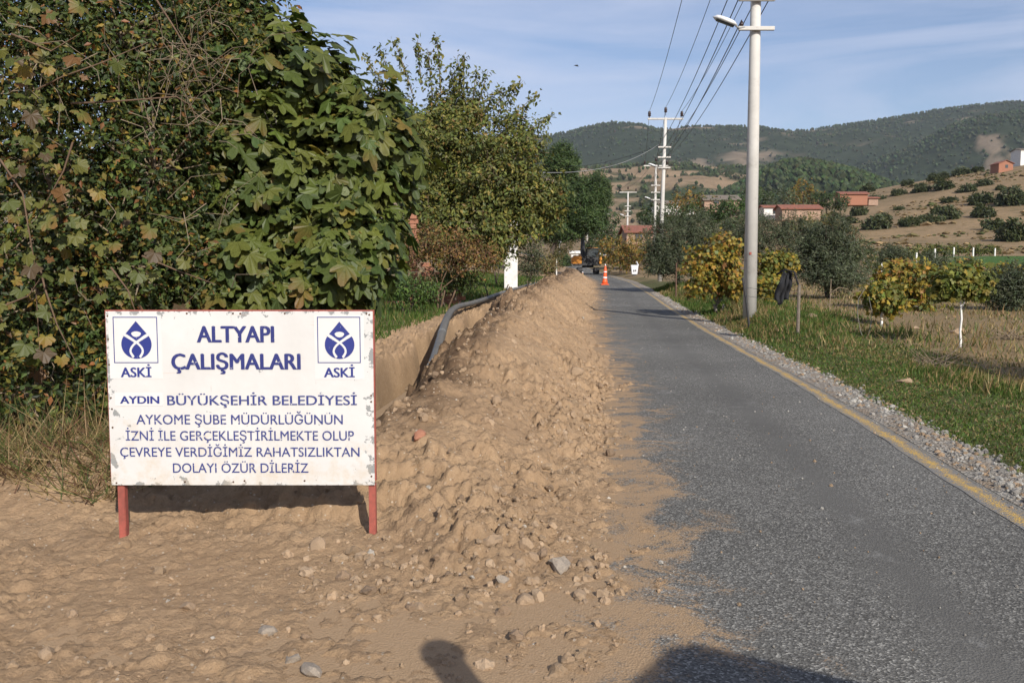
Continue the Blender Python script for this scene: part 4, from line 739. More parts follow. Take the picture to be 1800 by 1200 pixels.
# ------------------------------------------------------------------ the sign
SY = 5.1; SW, SH = 1.5, .99; SXC = W(423.5, 701, SY)[0]; SZC = W(423.5, 701, SY)[2]
sign = empty('information_sign', (SXC, SY, float(dirt_z(SXC, SY))), 'scratched white metal board with blue Turkish lettering on two red legs', 'sign')
s0 = np.array(sign.location)
def sloc(x, z, y=0): return np.array([SXC + x, SY + y, SZC + z]) - s0
def board_mat():
    m, n, b = newmat('scratched_white_board'); v = coord(n, 'Generated'); o = coord(n)
    s = n.nodes.new('ShaderNodeSeparateXYZ'); n.links.new(v, s.inputs[0])
    c = mix(n, ramp(n, noise_node(n, 2.2, 6, .6, o), [(.35, 0.0), (.7, 1.0)]), (.58, .57, .55), (.52, .505, .48))
    ex = math_node(n, 'ABSOLUTE', math_node(n, 'SUBTRACT', s.outputs[0], .5)); ez = math_node(n, 'ABSOLUTE', math_node(n, 'SUBTRACT', s.outputs[2], .5))
    e = ramp(n, math_node(n, 'MAXIMUM', ex, ez), [(.42, 0.0), (.5, .17)])
    chip = math_node(n, 'ADD', noise_node(n, 13, 7, .65, o), e)
    c = mix(n, ramp(n, chip, [(.675, 0.0), (.69, 1.0)]), c, (.24, .245, .24))
    mp_ = n.nodes.new('ShaderNodeMapping'); mp_.inputs['Rotation'].default_value = (0, R(38), 0); mp_.inputs['Scale'].default_value = (70, 1, 3.5); n.links.new(o, mp_.inputs['Vector'])
    scr = math_node(n, 'MULTIPLY', ramp(n, noise_node(n, 1.6, 3, .5, mp_.outputs[0]), [(.70, 0.0), (.73, 1.0)]), ramp(n, noise_node(n, 2.6, 3, .5, o), [(.5, 0.0), (.6, 1.0)]))
    c = mix(n, math_node(n, 'MULTIPLY', scr, .8), c, (.3, .28, .25))
    mp2 = n.nodes.new('ShaderNodeMapping'); mp2.inputs['Rotation'].default_value = (0, R(-8), 0); mp2.inputs['Scale'].default_value = (1.5, 1, 40); n.links.new(o, mp2.inputs['Vector'])
    rs = math_node(n, 'MULTIPLY', ramp(n, noise_node(n, 1.2, 3, .5, mp2.outputs[0]), [(.66, 0.0), (.72, .55)]), ramp(n, noise_node(n, 1.7, 2, .5, o), [(.5, 0.0), (.62, 1.0)]))
    c = mix(n, rs, c, (.55, .3, .17))
    mud = math_node(n, 'ADD', noise_node(n, 7, 8, .75, o), math_node(n, 'MULTIPLY', s.outputs[2], -.28)); c = mix(n, ramp(n, mud, [(.44, 0.0), (.62, .5)]), c, (.5, .4, .28))
    n.links.new(c, b.inputs['Base Color']); b.inputs['Roughness'].default_value = .5; bump(n, b, noise_node(n, 3, 4, .5, o), .5, .02); return m
def ink_mat(name, col, wear=.66):
    m, n, b = newmat(name); o = coord(n); mp_ = n.nodes.new('ShaderNodeMapping'); mp_.inputs['Rotation'].default_value = (0, R(35), 0); mp_.inputs['Scale'].default_value = (60, 1, 6); n.links.new(o, mp_.inputs['Vector'])
    f = math_node(n, 'MAXIMUM', ramp(n, noise_node(n, 34, 6, .7, o), [(wear, 0.0), (wear + .04, 1.0)]), ramp(n, noise_node(n, 2.4, 3, .55, mp_.outputs[0]), [(.68, 0.0), (.72, .9)]))
    c = mix(n, f, mix(n, noise_node(n, 8, 4, .6, o), col, tuple(x * 1.3 + .006 for x in col)), (.58, .57, .55))
    n.links.new(c, b.inputs['Base Color']); b.inputs['Roughness'].default_value = .5; return m
MAT['board'] = board_mat(); MAT['ink'] = ink_mat('blue_ink', (.014, .02, .12), .63); MAT['inkpale'] = ink_mat('faded_blue_ink', (.026, .036, .15), .6); MAT['inkdark'] = ink_mat('sticker_ink', (.013, .022, .15), .68); MAT['sticker'] = paint('sticker_white', (.6, .59, .575), (.56, .55, .53), 5, .45, .05)
board = MB().box(sloc(0, 0, .004), (SW, .004, SH)).build('board', MAT['board'], sign, bevel=.0015)
fr = MB()
for (x, z, dx, dz) in [(0, SH / 2 - .008, SW + .012, .03), (0, -SH / 2 + .018, SW - .01, .03)]: fr.box(sloc(x, z, .022), (dx, .03, dz))
fr.box(sloc(SW / 2 - .008, 0, .0225), (.03, .031, SH - .05)); fr.box(sloc(-SW / 2 + .01, 0, .0225), (.03, .031, SH - .05)); fr.build('frame', MAT['red'], sign, bevel=.002)
for sx, px in ((-1, 208), (1, 657)):
    x = sx * (SW / 2 - .045) if sx < 0 else SW / 2 - .02
    zb = float(dirt_z(SXC + x, SY)) - SZC - .09; zt = -SH / 2 + .005; m = MB(); hgt = zt - zb; cz = (zt + zb) / 2
    m.box(sloc(x, cz, .02), (.036, .005, hgt)); m.box(sloc(x - sx * -.0185 if sx > 0 else x + .0185, cz, .042), (.005, .040, hgt)); m.build('leg', MAT['red'], sign, bevel=.001)
def sx_(px, py): t = (py - 546) / 310; xl = 182 + 11 * t; xr = 657 + 5 * t; return ((px - xl) / (xr - xl) - .5) * SW, (.5 - t) * SH
def textmesh(s, weight=0.0):
    cu = bpy.data.curves.new('t', 'FONT'); cu.body = s; cu.size = 1; cu.offset = weight; cu.resolution_u = 4; cu.fill_mode = 'FRONT'; o = bpy.data.objects.new('t', cu); COL.objects.link(o)
    dg = bpy.context.evaluated_depsgraph_get(); dg.update(); me = bpy.data.meshes.new_from_object(o.evaluated_get(dg)); bpy.data.objects.remove(o); return me
_H = textmesh('H'); CAP = max(v.co.y for v in _H.vertices)
def lettering(s, x0, x1, ytop, ybot, mat, weight=.02, dy=-.0012):
    me = textmesh(s, 0.0); n = len(me.vertices); V = np.zeros(n * 3); me.vertices.foreach_get('co', V); V = V.reshape(-1, 3)
    nv = n; ks = 3 if weight > .02 else 2; F_ = [tuple(p.vertices) for p in me.polygons]; base_ = V; V = np.vstack([base_ + np.array([weight * 2.2 * (j / (ks - 1) - .5), weight * .5 * (j % 2), 0]) for j in range(ks)]); lay = np.repeat(np.arange(ks), nv); n = len(V)
    me = bpy.data.meshes.new('lettering'); me.from_pydata([tuple(v) for v in V], [], [tuple(i + j * nv for i in f) for j in range(ks) for f in F_])
    ax, at = sx_(x0, ybot); bx, _ = sx_(x1, ybot); _, zt = sx_(x0, ytop); kx = (bx - ax) / (V[:, 0].max() - V[:, 0].min()); kz = (zt - at) / (CAP + weight)
    Q = np.stack([ax + (V[:, 0] - V[:, 0].min()) * kx, dy - .00012 * lay, at + V[:, 1] * kz], 1); Q = np.array([sloc(q[0], q[2], q[1]) for q in Q]); me.vertices.foreach_set('co', Q.ravel()); me.materials.clear(); me.materials.append(MAT[mat]); me.update()
    return obj('lettering', me, board)
for (px0, px1, y0, y1) in [(191, 281, 552.5, 665), (555, 641, 552.5, 666), (200, 285, 690, 713.5)]:
    a = sx_(px0, y1); b_ = sx_(px1, y0); MB().box(sloc((a[0] + b_[0]) / 2, (a[1] + b_[1]) / 2, .0012), (b_[0] - a[0], .0012, b_[1] - a[1])).build('sticker', MAT['sticker'], board)
for a in [('ALTYAPI', 345, 483, 571, 600.5, 'ink', .035), ('ÇALIŞMALARI', 300, 530, 619.7, 648.4, 'ink', .035), ('BÜYÜKŞEHİR BELEDİYESİ', 292.6, 630, 694.8, 711.7, 'inkpale', .014), ('AYDIN', 208.7, 278.8, 695.5, 709, 'inkdark', .032), ('AYKOME ŞUBE MÜDÜRLÜĞÜNÜN', 237.8, 605, 729, 746, 'inkpale', .008), ('İZNİ İLE GERÇEKLEŞTİRİLMEKTE OLUP', 219, 625, 758, 775, 'inkpale', .008), ('ÇEVREYE VERDİĞİMİZ RAHATSIZLIKTAN', 209, 635, 787.5, 804, 'inkpale', .008), ('DOLAYI ÖZÜR DİLERİZ', 303, 544, 816, 833, 'inkpale', .008), ('ASKİ', 210, 265, 644.6, 662, 'inkdark', .03), ('ASKİ', 571, 626, 645, 662.3, 'inkdark', .03)]: lettering(*a)
def logo(x0, x1, y0, y1, dx0, dx1, dy0, dy1):
    a = sx_(x0, y1); b_ = sx_(x1, y0); t = .0045; m = MB(); cx, cz = (a[0] + b_[0]) / 2, (a[1] + b_[1]) / 2; w_, h_ = b_[0] - a[0], b_[1] - a[1]
    for (x, z, dx, dz) in [(cx, b_[1] - t / 2, w_, t), (cx, a[1] + t / 2, w_, t), (a[0] + t / 2, cz, t, h_ - 2 * t), (b_[0] - t / 2, cz, t, h_ - 2 * t)]: m.box(sloc(x, z, -.0004), (dx, .0012, dz))
    m.build('logo_border', MAT['inkdark'], board)
    p = sx_(dx0, dy1); q = sx_(dx1, dy0); ox, oz = (p[0] + q[0]) / 2, p[1]; H = q[1] - p[1]; Wd = q[0] - p[0]
    pts = [(0, 1)]
    for k in range(0, 25):
        th = R(38) - R(256) * k / 24; pts.append((.5 * math.cos(th) / math.cos(R(0)), .385 + .385 * math.sin(th)))
    P = [sloc(ox + x * Wd, oz + z * H, -.0006) for x, z in pts]
    MB().add(P + [x + np.array([0, .0008, 0]) for x in P], [tuple(range(len(P)))]).build('logo_drop', MAT['inkdark'], board)
    def stroke(L_, wd):
        L_ = np.array(L_, float); t_ = np.gradient(L_, axis=0); t_ = t_ / np.linalg.norm(t_, axis=1, keepdims=True); nn = np.stack([-t_[:, 1], t_[:, 0]], 1) * (np.array(wd)[:, None] / 2); return L_ + nn, L_ - nn
    m = MB()
    for s in (-1, 1):
        L_ = [(s * .44, .66), (s * .30, .60), (s * .12, .50), (-s * .07, .40), (-s * .19, .28), (-s * .21, .17), (-s * .10, .04)]; tt = np.linspace(0, 6, 25); L2 = np.stack([np.interp(tt, range(7), [l[i] for l in L_]) for i in (0, 1)], 1)
        for _ in range(3): L2[1:-1] = (L2[:-2] + L2[2:] + 2 * L2[1:-1]) / 4
        A, B_ = stroke(L2, np.interp(tt, [0, 1, 3, 6], [.07, .085, .06, .075])); V = [sloc(ox + x * Wd, oz + z * H, -.0011 - .00015 * s) for x, z in np.vstack([A, B_])]; k = len(A); m.add(V, [(i, i + 1, k + i + 1, k + i) for i in range(k - 1)])
    hd = [(.15 * math.cos(t_) * (1 if math.sin(t_) < 0 else 1.08), .665 + .085 * math.sin(t_) * (1 if math.sin(t_) < 0 else .75)) for t_ in np.linspace(0, 2 * math.pi, 20, endpoint=False)]
    m.add([sloc(ox + x * Wd, oz + z * H, -.0014) for x, z in hd], [tuple(range(20))]); m.build('logo_figure', MAT['sticker'], board)
logo(198.3, 274.2, 555.6, 637, 211.7, 263.5, 563, 629.6); logo(560, 635, 555.6, 637, 572.7, 624.4, 564, 630)
for (px, py) in [(185, 554), (327, 548.5), (409, 549.5), (422, 550), (501, 548.5), (646, 549.5), (651, 552), (186, 595), (188, 640), (192, 699), (194, 719), (195, 752), (655, 695), (655, 706), (202, 852), (324, 850), (410, 850), (430, 848), (537, 848), (656, 840)]:
    x, z = sx_(px, py); V, Fs = ico(1, 0, 1); x = float(np.clip(x, -SW / 2 + .012, SW / 2 - .012)); z = float(np.clip(z, -SH / 2 + .012, SH / 2 - .012)); obj('rivet', fastmesh('rivet', V * np.array([.0065, .003, .0065]) + sloc(x, z, .0015), Fs, MAT['rust'], None, True), board)

# ------------------------------------------------------------------ black pipe lifted out of the trench
def pipe():
    P = [(748, 676, 10.9), (760, 645, 12), (770, 612, 14), (777, 585, 16), (784, 562, 18), (792, 547, 20.2), (804, 538.5, 22.5), (826, 534, 25), (850, 527, 28), (885, 514, 36), (925, 502, 48), (960, 494, 62)]
    Q = [W(*p) for p in P]; T = np.linspace(0, len(Q) - 1, 60); Q = np.stack([np.interp(T, range(len(Q)), [q[i] for q in Q]) for i in range(3)], 1)
    for _ in range(4): Q[1:-1] = (Q[:-2] + 2 * Q[1:-1] + Q[2:]) / 4
    b = Q[0].copy(); t = empty('water_pipe', b, 'black plastic water pipe rising out of the trench onto the bank', 'pipe')
    pm = paint('pipe_plastic', (.10, .10, .098), (.16, .145, .12), 5, .55, .1, dirt=(.28, .2, .13)); MB().tube(Q - b, .074, 14).build('tube', pm, t, True)
    for i in (5, 16): d = Q[i + 1] - Q[i]; d /= np.linalg.norm(d); MB().tube([Q[i] - b - d * .05, Q[i] - b + d * .05], .078, 14).build('tape', MAT['palewire'], t, True)
pipe()

# ------------------------------------------------------------------ poles, lamps and lines
def pole(px_b, py_t, Y, label, px_t=None, full=True, lamp=True, r=.15, extra=0, arm=2.3):
    b = np.array(ongr(px_b, Y)); tp = W(px_t or px_b, py_t, Y); H = tp[2] - b[2] + extra; lean = (tp[0] - b[0]) / (tp[2] - b[2])
    t = empty('utility_pole', b, label, 'pole', 'concrete poles along the road'); ax = lambda z: lean * z
    MB().tube([(0, 0, -.3), (ax(H * .5), 0, H * .5), (ax(H), 0, H)], [r, r * .82, r * .62], 24).build('shaft', MAT['concrete'], t, True)
    pts = {}
    if full:
        MB().box((ax(H), -.0, H - .08), (arm, .13, .11)).build('crossarm', MAT['concrete'], t, bevel=.012)
        for i, x in enumerate((-arm / 2 + .1, 0, arm / 2 - .1)):
            z0 = H - .02 + (.25 if i == 1 else 0); m = MB(); m.tube([(ax(H) + x, 0, z0 - .1), (ax(H) + x, 0, z0 + .12)], .016, 6)
            m.tube([(ax(H) + x, 0, z0 + .1 + .055 * k) for k in range(7)], [.075, .11, .08, .115, .08, .1, .05], 12); m.build('insulator', MAT['porcelain'], t, True); pts[i] = b + np.array([ax(H) + x, 0, z0 + .43])
    for k, dz in enumerate((1.9, 2.55, 3.22)):
        z = H - dz; MB().box((ax(z) - .02, -r - .02, z), (.84, .09, .09)).build('crossarm', MAT['concrete'], t, bevel=.01)
        for s in (-1, 1):
            if k == 2 and s == 1: continue
            x = ax(z) + s * .37; MB().tube([(x, -r - .02, z + .04 + .04 * q) for q in range(4)], [.03, .055, .04, .03], 8).build('insulator', MAT['porcelain'], t, True); pts[(k, s)] = b + np.array([x, -r - .02, z + .19])
    if lamp:
        z = H - 3.2; x = ax(z) - .4; lm = MB().tube([(x + .1, -r - .05, z), (x - .03, -r - .06, z - .02), (x - .12, -r - .08, z + .02)], .022, 8).build('lamp_arm', MAT['palewire'], t, True)
        c = np.array([x - .38, -r - .1, z + .13]); body = MB(); th = R(20); sec = []
        for q in np.linspace(0, 1, 9):
            d = -.29 + .58 * q; w_ = .125 * (1 - abs(2 * q - 1) ** 3.2) ** .5 + .012; pc = c + np.array([-d * math.cos(th), 0, d * math.sin(th)])
            sec.append([pc + np.array([math.sin(th) * (.07 * math.sin(a_) * (1 if math.sin(a_) > 0 else .75)) * 1.0, w_ * math.cos(a_), math.cos(th) * .085 * (w_ / .137) * math.sin(a_) * (1 if math.sin(a_) > 0 else .7)]) for a_ in np.linspace(0, 2 * math.pi, 14, endpoint=False)])
        V = [p for s_ in sec for p in s_]; Fs = [(i * 14 + j, i * 14 + (j + 1) % 14, (i + 1) * 14 + (j + 1) % 14, (i + 1) * 14 + j) for i in range(8) for j in range(14)] + [tuple(range(14)), tuple(8 * 14 + j for j in range(14))]
        lh = body.add(V, Fs).build('lamp_housing', MAT['lampwhite'], t, True)
        m = MB()
        for q in (.18, .82): pass
        m.add([c + np.array([-d * math.cos(th) + .012, yy, d * math.sin(th) - .055 - .02 * (abs(yy) < .05)]) for d in (-.2, .24) for yy in (-.1, -.04, .04, .1)], [(0, 1, 5, 4), (1, 2, 6, 5), (2, 3, 7, 6)]).build('lamp_glass', MAT['glass'], t, True)
    return t, pts
P1, A1 = pole(1318, 54, 22, 'nearest tall white concrete pole with a street lamp, standing in the verge', 1327.5, extra=3.22, r=.165)
P2, A2 = pole(1159, 207, 60, 'second concrete pole with three dark insulators against the sky', 1170)
P3, A3 = pole(1149, 290, 86, 'thinner concrete pole just left of the second one', 1153)
P4, A4 = pole(1101, 337, 122, 'concrete pole standing beside the road bend left of the olive tree', 1104)
P5, A5 = pole(1059, 376, 185, 'far concrete pole seen right above the digger cab', 1062)
P6, A6 = pole(1031, 404, 250, 'very distant concrete pole left of the digger cab', 1033)
P7, A7 = pole(1019, 420, 320, 'farthest thin concrete pole beside the pine trunk', 1020, r=.2)
MB().box((-.05, -.15, 1.55), (.05, .02, .06)).build('red_mark', MAT['red'], P1)
def cable(a, b, sag, label, r=.011, mat='wire', k=16):
    a = np.array(a); P = arc(a, b, -sag, k) - a; o = MB().tube(P, r, 5).build('power_line', MAT[mat], None, True, loc=a); tag(o, label, 'cable', 'overhead lines')
side = {0: 'left', 1: 'middle', 2: 'right'}
for k in (0, 1, 2):
    cable(A2[k], A1[k], .5, f'high voltage line on the {side[k]} top insulator of the second pole', .012)
    cable(A3[k], A2[k], .5, f'far high voltage line from the {side[k]} top insulator beyond the second pole', .014); cable(A4[k], A3[k], .5, f'distant high voltage line on the {side[k]} of the pole at the bend', .016)
nm = {0: 'upper', 1: 'middle', 2: 'lower'}; sd = {-1: 'left', 1: 'right'}
for k, s in [(0, -1), (0, 1), (1, -1), (1, 1), (2, -1)]:
    cable(A2[(k, s)], A1[(k, s)], .45, f'low cable on the {sd[s]} end of the {nm[k]} short crossarm, nearest pole to second', .013)
    cable(A3[(k, s)], A2[(k, s)], .35, f'low cable on the {sd[s]} of the {nm[k]} short crossarm beyond the second pole', .014)
cable(A2[(0, -1)], W(940, 303, 34), .55, 'pale service cable drooping from the second pole into the trees', .015, 'palewire'); cable(A2[(0, -1)] + np.array([0, 0, -.1]), W(1000, 292, 95), .35, 'dark service cable from the second pole towards the pine', .02)

# ------------------------------------------------------------------ things along the road
def excavator():
    Y = 104; p = W(1033, 481, Y); p[2] = roadz(Y) + .02; t = empty('excavator', p, 'orange and black excavator working at the end of the trench', 'excavator')
    for s in (-1, 1):
        m = MB(); pr = [(-1.45, .38), (-1.3, .12), (-1.0, 0), (1.0, 0), (1.3, .12), (1.45, .38), (1.3, .62), (1.0, .74), (-1.0, .74), (-1.3, .62)]; m.prism(pr, 'x', s * .95 - .25, s * .95 + .25); tr = m.build('track', MAT['black'], t, bevel=.03)
        for q in range(5): MB().tube([(s * .95 - .27, -1 + q * .5, .3), (s * .95 + .27, -1 + q * .5, .3)], .17, 12).build('roller', MAT['rust'], tr, True)
    MB().tube([(0, 0, .7), (0, 0, .95)], .65, 18).build('turntable', MAT['black'], t, True)
    MB().box((-.1, 0, 1.05), (3.0, 1.9, .22)).build('deck', MAT['black'], t, bevel=.04)
    m = MB(); m.prism([(-1.85, 1.12), (-.75, 1.12), (-.75, 1.95), (-1.0, 2.1), (-1.6, 2.05), (-1.88, 1.75)], 'y', -1.0, 1.0); m.build('counterweight', MAT['orange'], t, bevel=.12)
    MB().box((-.5, .1, 1.6), (.5, 1.6, .9)).build('engine_cover', MAT['black'], t, bevel=.05)
    cab = MB(); cab.box((.5, -.1, 1.28), (1.35, 1.5, .3)); cab.box((.5, -.1, 2.86), (1.42, 1.55, .12))
    for x in (-.16, 1.16):
        for y in (-.83, .63): cab.box((x, y, 2.1), (.1, .1, 1.45))
    cab.box((.5, -.84, 1.62), (1.3, .05, .5)); cb = cab.build('cab', MAT['black'], t, bevel=.02)
    MB().box((.5, -.82, 2.25), (1.22, .02, .95)).build('window', MAT['glass'], cb); MB().box((1.17, -.1, 2.1), (.02, 1.36, 1.3)).build('window', MAT['glass'], cb); MB().box((.5, .64, 2.1), (1.22, .02, 1.3)).build('window', MAT['glass'], cb); MB().box((.5, -.1, 2.945), (1.2, 1.3, .05)).build('roof_panel', MAT['orange'], cb, bevel=.02)
    MB().prism([(1.2, 1.1), (1.55, 1.1), (1.55, 1.75), (1.42, 2.0), (1.25, 2.0)], 'y', -.9, .8).build('side_panel', MAT['orange'], t, bevel=.05)
    m = MB(); m.tube([(-.35, .95, 1.4), (-.45, 1.5, 3.0), (-.45, 2.0, 4.9)], [.22, .26, .17], 8); m.build('boom', MAT['black'], t); m = MB(); m.tube([(-.45, 1.95, 4.95), (-.4, 3.4, 3.6), (-.4, 4.0, 2.2)], [.18, .16, .13], 8); m.build('dipper_arm', MAT['black'], t)
    m = MB(); m.prism([(3.6, 2.2), (4.3, 2.2), (4.5, 1.7), (4.3, 1.3), (3.8, 1.25), (3.9, 1.6)], 'x', -.75, -.05); m.build('bucket', MAT['rust'], t, bevel=.02)
    MB().tube([(-.3, .95, 1.3), (-.35, 1.75, 3.1)], .08, 8).build('hydraulic_ram', MAT['palewire'], t, True)
    MB().box((1.32, -.95, 2.3), (.1, .06, .3)).build('mirror', MAT['lampwhite'], t, bevel=.02)
    MB().prism([(1.55, 1.95), (2.05, 2.1), (2.1, 2.25), (1.6, 2.2)], 'y', -.3, .3).build('toolbox', MAT['plastic'], t, bevel=.03)
excavator()
def person(loc, h, heading, label, top, trousers, hat=None, crouch=0):
    t = empty('person', loc, label, 'person', None, heading); s = h / 1.75
    J = {'pel': (0, 0, .95), 'sp': (0, .01, 1.2), 'ch': (0, 0, 1.38), 'nk': (0, 0, 1.5), 'hd0': (0, -.015, 1.58), 'hd1': (0, -.02, 1.66), 'hd2': (0, -.005, 1.73)}
    E = [('pel', 'sp'), ('sp', 'ch'), ('ch', 'nk'), ('nk', 'hd0'), ('hd0', 'hd1'), ('hd1', 'hd2')]; Rr = {'pel': (.16, .12), 'sp': (.145, .105), 'ch': (.165, .115), 'nk': (.06, .06), 'hd0': (.075, .085), 'hd1': (.08, .1), 'hd2': (.055, .07)}
    for q, sg in (('l', -1), ('r', 1)):
        J.update({q + 'h': (sg * .1, 0, .88), q + 'k': (sg * .11, -.02, .48), q + 'a': (sg * .11, .02, .09), q + 't': (sg * .12, -.15, .035), q + 's': (sg * .19, 0, 1.41), q + 'e': (sg * .25, .03, 1.14), q + 'w': (sg * .2, -.2, 1.12 if not crouch else .95), q + 'f': (sg * .17, -.29, 1.13 if not crouch else .9)})
        E += [('pel', q + 'h'), (q + 'h', q + 'k'), (q + 'k', q + 'a'), (q + 'a', q + 't'), ('ch', q + 's'), (q + 's', q + 'e'), (q + 'e', q + 'w'), (q + 'w', q + 'f')]
        Rr.update({q + 'h': (.1, .1), q + 'k': (.065, .065), q + 'a': (.045, .045), q + 't': (.04, .035), q + 's': (.065, .065), q + 'e': (.045, .045), q + 'w': (.032, .032), q + 'f': (.03, .022)})
    K = list(J); me = bpy.data.meshes.new('body'); me.from_pydata([tuple(np.array(J[k]) * s) for k in K], [(K.index(a), K.index(b)) for a, b in E], []); o = obj('body', me, t)
    md = o.modifiers.new('skin', 'SKIN'); md.use_smooth_shade = True
    for i, k in enumerate(K): d = me.skin_vertices[0].data[i]; d.radius = (Rr[k][0] * s, Rr[k][1] * s); d.use_root = (k == 'pel')
    sb = o.modifiers.new('sub', 'SUBSURF'); sb.levels = sb.render_levels = 1
    m, n, b = newmat('body_clothes'); g = n.nodes.new('ShaderNodeSeparateXYZ'); n.links.new(coord(n), g.inputs[0]); z = math_node(n, 'DIVIDE', g.outputs[2], h)
    c = mix(n, math_node(n, 'GREATER_THAN', z, .52), trousers, top); c = mix(n, math_node(n, 'GREATER_THAN', z, .855), c, (.42, .25, .17)); n.links.new(c, b.inputs['Base Color']); b.inputs['Roughness'].default_value = .9; me.materials.append(m)
    V, Fs = ico(2, 0, 1); V = V * np.array([.086, .105, .085]) * s; V[:, 2] = np.where(V[:, 2] < -.01, V[:, 2] * .3, V[:, 2]); obj('hard_hat' if hat else 'hair', fastmesh('cap', V + np.array([0, .0, 1.7 * s]), Fs, MAT[hat] if hat else MAT['darkcloth'], None, True), t)
    return t
wp = W(1024, 489, 98); person((wp[0], 98, wp[2] - 1.05), 1.72, 2.0, 'worker in lime vest and white helmet standing in the trench before the digger', (.5, .62, .1), (.06, .07, .1), 'plastic', 1)
def marker():
    p = W(1063, 500, 59); p[2] = rz_at(p[0], 59) if abs(p[0] - line(59)) < 5 else p[2]; t = empty('traffic_marker', p, 'tall orange traffic marker with white bands at the end of the mound', 'traffic cone')
    MB().prism([(-.26, -.26), (.26, -.26), (.26, .26), (-.26, .26)], 'z', .0, .07).build('base', MAT['coneorange'], t, bevel=.03)
    Z_ = [.07, .25, .3, .55, .72, .88, 1.05, 1.15, 1.24]; Rr = [.2, .17, .15, .125, .11, .1, .085, .05, .04]; MB().tube([(.03 * z, 0, z) for z in Z_], Rr, 18).build('body', MAT['coneorange'], t, True)
    for z0, z1 in ((.42, .52), (.80, .88)): MB().tube([(.03 * z0, 0, z0), (.03 * z1, 0, z1)], [np.interp(z0, Z_, Rr) + .006, np.interp(z1, Z_, Rr) + .006], 18).build('reflective_band', MAT['plastic'], t, True)
    MB().tube([(.037, 0, 1.22), (.04, 0, 1.34)], .03, 10).build('handle', MAT['plastic'], t, True)
marker()
def bin_():
    p = W(1115, 486, 82); p[2] = gz(p[0], 82); t = empty('litter_bin', p, 'white tapered litter bin with raised lid on the far verge', 'bin')
    V = [(x * w_, y * w_ * .8, z) for z, w_ in ((.12, .24), (.95, .33)) for x, y in ((-1, -1), (1, -1), (1, 1), (-1, 1))]; MB().add(V, [(0, 1, 2, 3), (4, 5, 6, 7), (0, 1, 5, 4), (1, 2, 6, 5), (2, 3, 7, 6), (3, 0, 4, 7)]).build('body', MAT['plastic'], t, bevel=.03)
    MB().box((.27, .1, 1.1), (.06, .5, .42), 0, 0, -.45).build('lid', MAT['plastic'], t, bevel=.02)
    MB().box((-.08, -.262, .45), (.09, .012, .16)).build('mark', MAT['black'], t); MB().box((.08, -.262, .46), (.1, .012, .14)).build('mark', MAT['black'], t)
    MB().box((0, .0, .06), (.3, .3, .12)).build('foot', MAT['black'], t)
bin_()
# fence posts, cloth
def post(px, py_t, Y, label, mat, wd, name='fence_post', lean=0, dx=0):
    b = np.array(ongr(px, Y)); tp = W(px, py_t, Y); H = tp[2] - b[2]; t = MB().tube([(0, 0, -.2), (lean * H * .5, .01, H * .5), (lean * H, 0, H)], [wd, wd * .95, wd * .85], 7).build(name, MAT[mat], None, loc=b); return tag(t, label, 'post')
post(1404, 500, 17.6, 'grey weathered wooden fence post beside the hanging black cloth', 'wood', .035)
post(1320, 488, 20.5, 'thin black leaning post in front of the nearest pole', 'black', .028, lean=-.18)
post(1188, 462, 38, 'rusty stake beside the big olive tree', 'rust', .035); post(978, 455, 100, 'white post at the left of the far road', 'lime', .07)
def cloth():
    b = W(1388, 478, 17.8); t = []; nx, ny = 13, 17; V = []
    for j in range(ny):
        for i in range(nx):
            a = i / (nx - 1); f = j / (ny - 1); x = (a - .5) * (.16 + .2 * f * (1 - .45 * f)) - .12 * f - .03; z = -.62 * f * (1 - .25 * abs(a - .35)) + .03 * math.cos(a * 9); y = .05 * math.sin(a * 17 + f * 3) * (.4 + f) + .03 * math.sin(f * 11)
            V.append((x, y, z))
    o = obj('black_cloth', fastmesh('black_cloth', V, grid_faces(ny, nx), MAT['cloth'], None, True), None, b); s = o.modifiers.new('th', 'SOLIDIFY'); s.thickness = .012; tag(o, 'black cloth hanging from the fence in front of the olive tree', 'cloth')
    o2 = MB().tube([W(1404, 503, 17.6) - b, W(1396, 478, 17.7) - b, W(1380, 474, 17.85) - b, W(1366, 482, 18) - b], .02, 6).build('drape', MAT['cloth'], o, True)
cloth()
# fence wires along the verge
for k, py in enumerate((505, 520)):
    a = W(1312, py, 20.8); b_ = W(1404, py + 6, 17.6); cable(a, b_, .03, f'thin {"upper" if k == 0 else "lower"} fence wire between the black post and the wooden post', .004, 'wire', 8)
# white post fence round the green field
FP = [(1548, 465, 70), (1575, 462, 75), (1608, 458, 80), (1640, 453, 86), (1673, 448, 92), (1745, 446, 100), (1707, 447, 96)]
fb = np.array(ongr(1548, 70)); fence = empty('wire_fence', fb, 'wire fence with short white posts along the edge of the green field', 'fence'); tops = []
for px, py, Yd in sorted(FP):
    g = np.array(ongr(px, Yd)); MB().box((0, 0, .38), (.13, .13, 1.05)).build('post', MAT['lime'], fence, loc=g - fb, bevel=.015); tops.append(g - fb + np.array([0, -.08, .95]))
MB().tube(tops, .005, 4).build('wire', MAT['wire'], fence); MB().tube([p - np.array([0, 0, .4]) for p in tops], .005, 4).build('wire', MAT['wire'], fence)
GV = [(.1, .12, .028, 3), (.16, .14, .03, 2), (.07, .09, .022, 3)]
vr = [ongr(px, Yd) for px, Yd in ((1535, 76), (1565, 80), (1590, 84), (1620, 88), (1650, 94), (1680, 98), (1710, 103), (1735, 106))]
ORD = ['first', 'second', 'third', 'fourth', 'fifth', 'sixth', 'seventh', 'eighth', 'ninth', 'tenth', 'eleventh', 'twelfth', 'thirteenth']
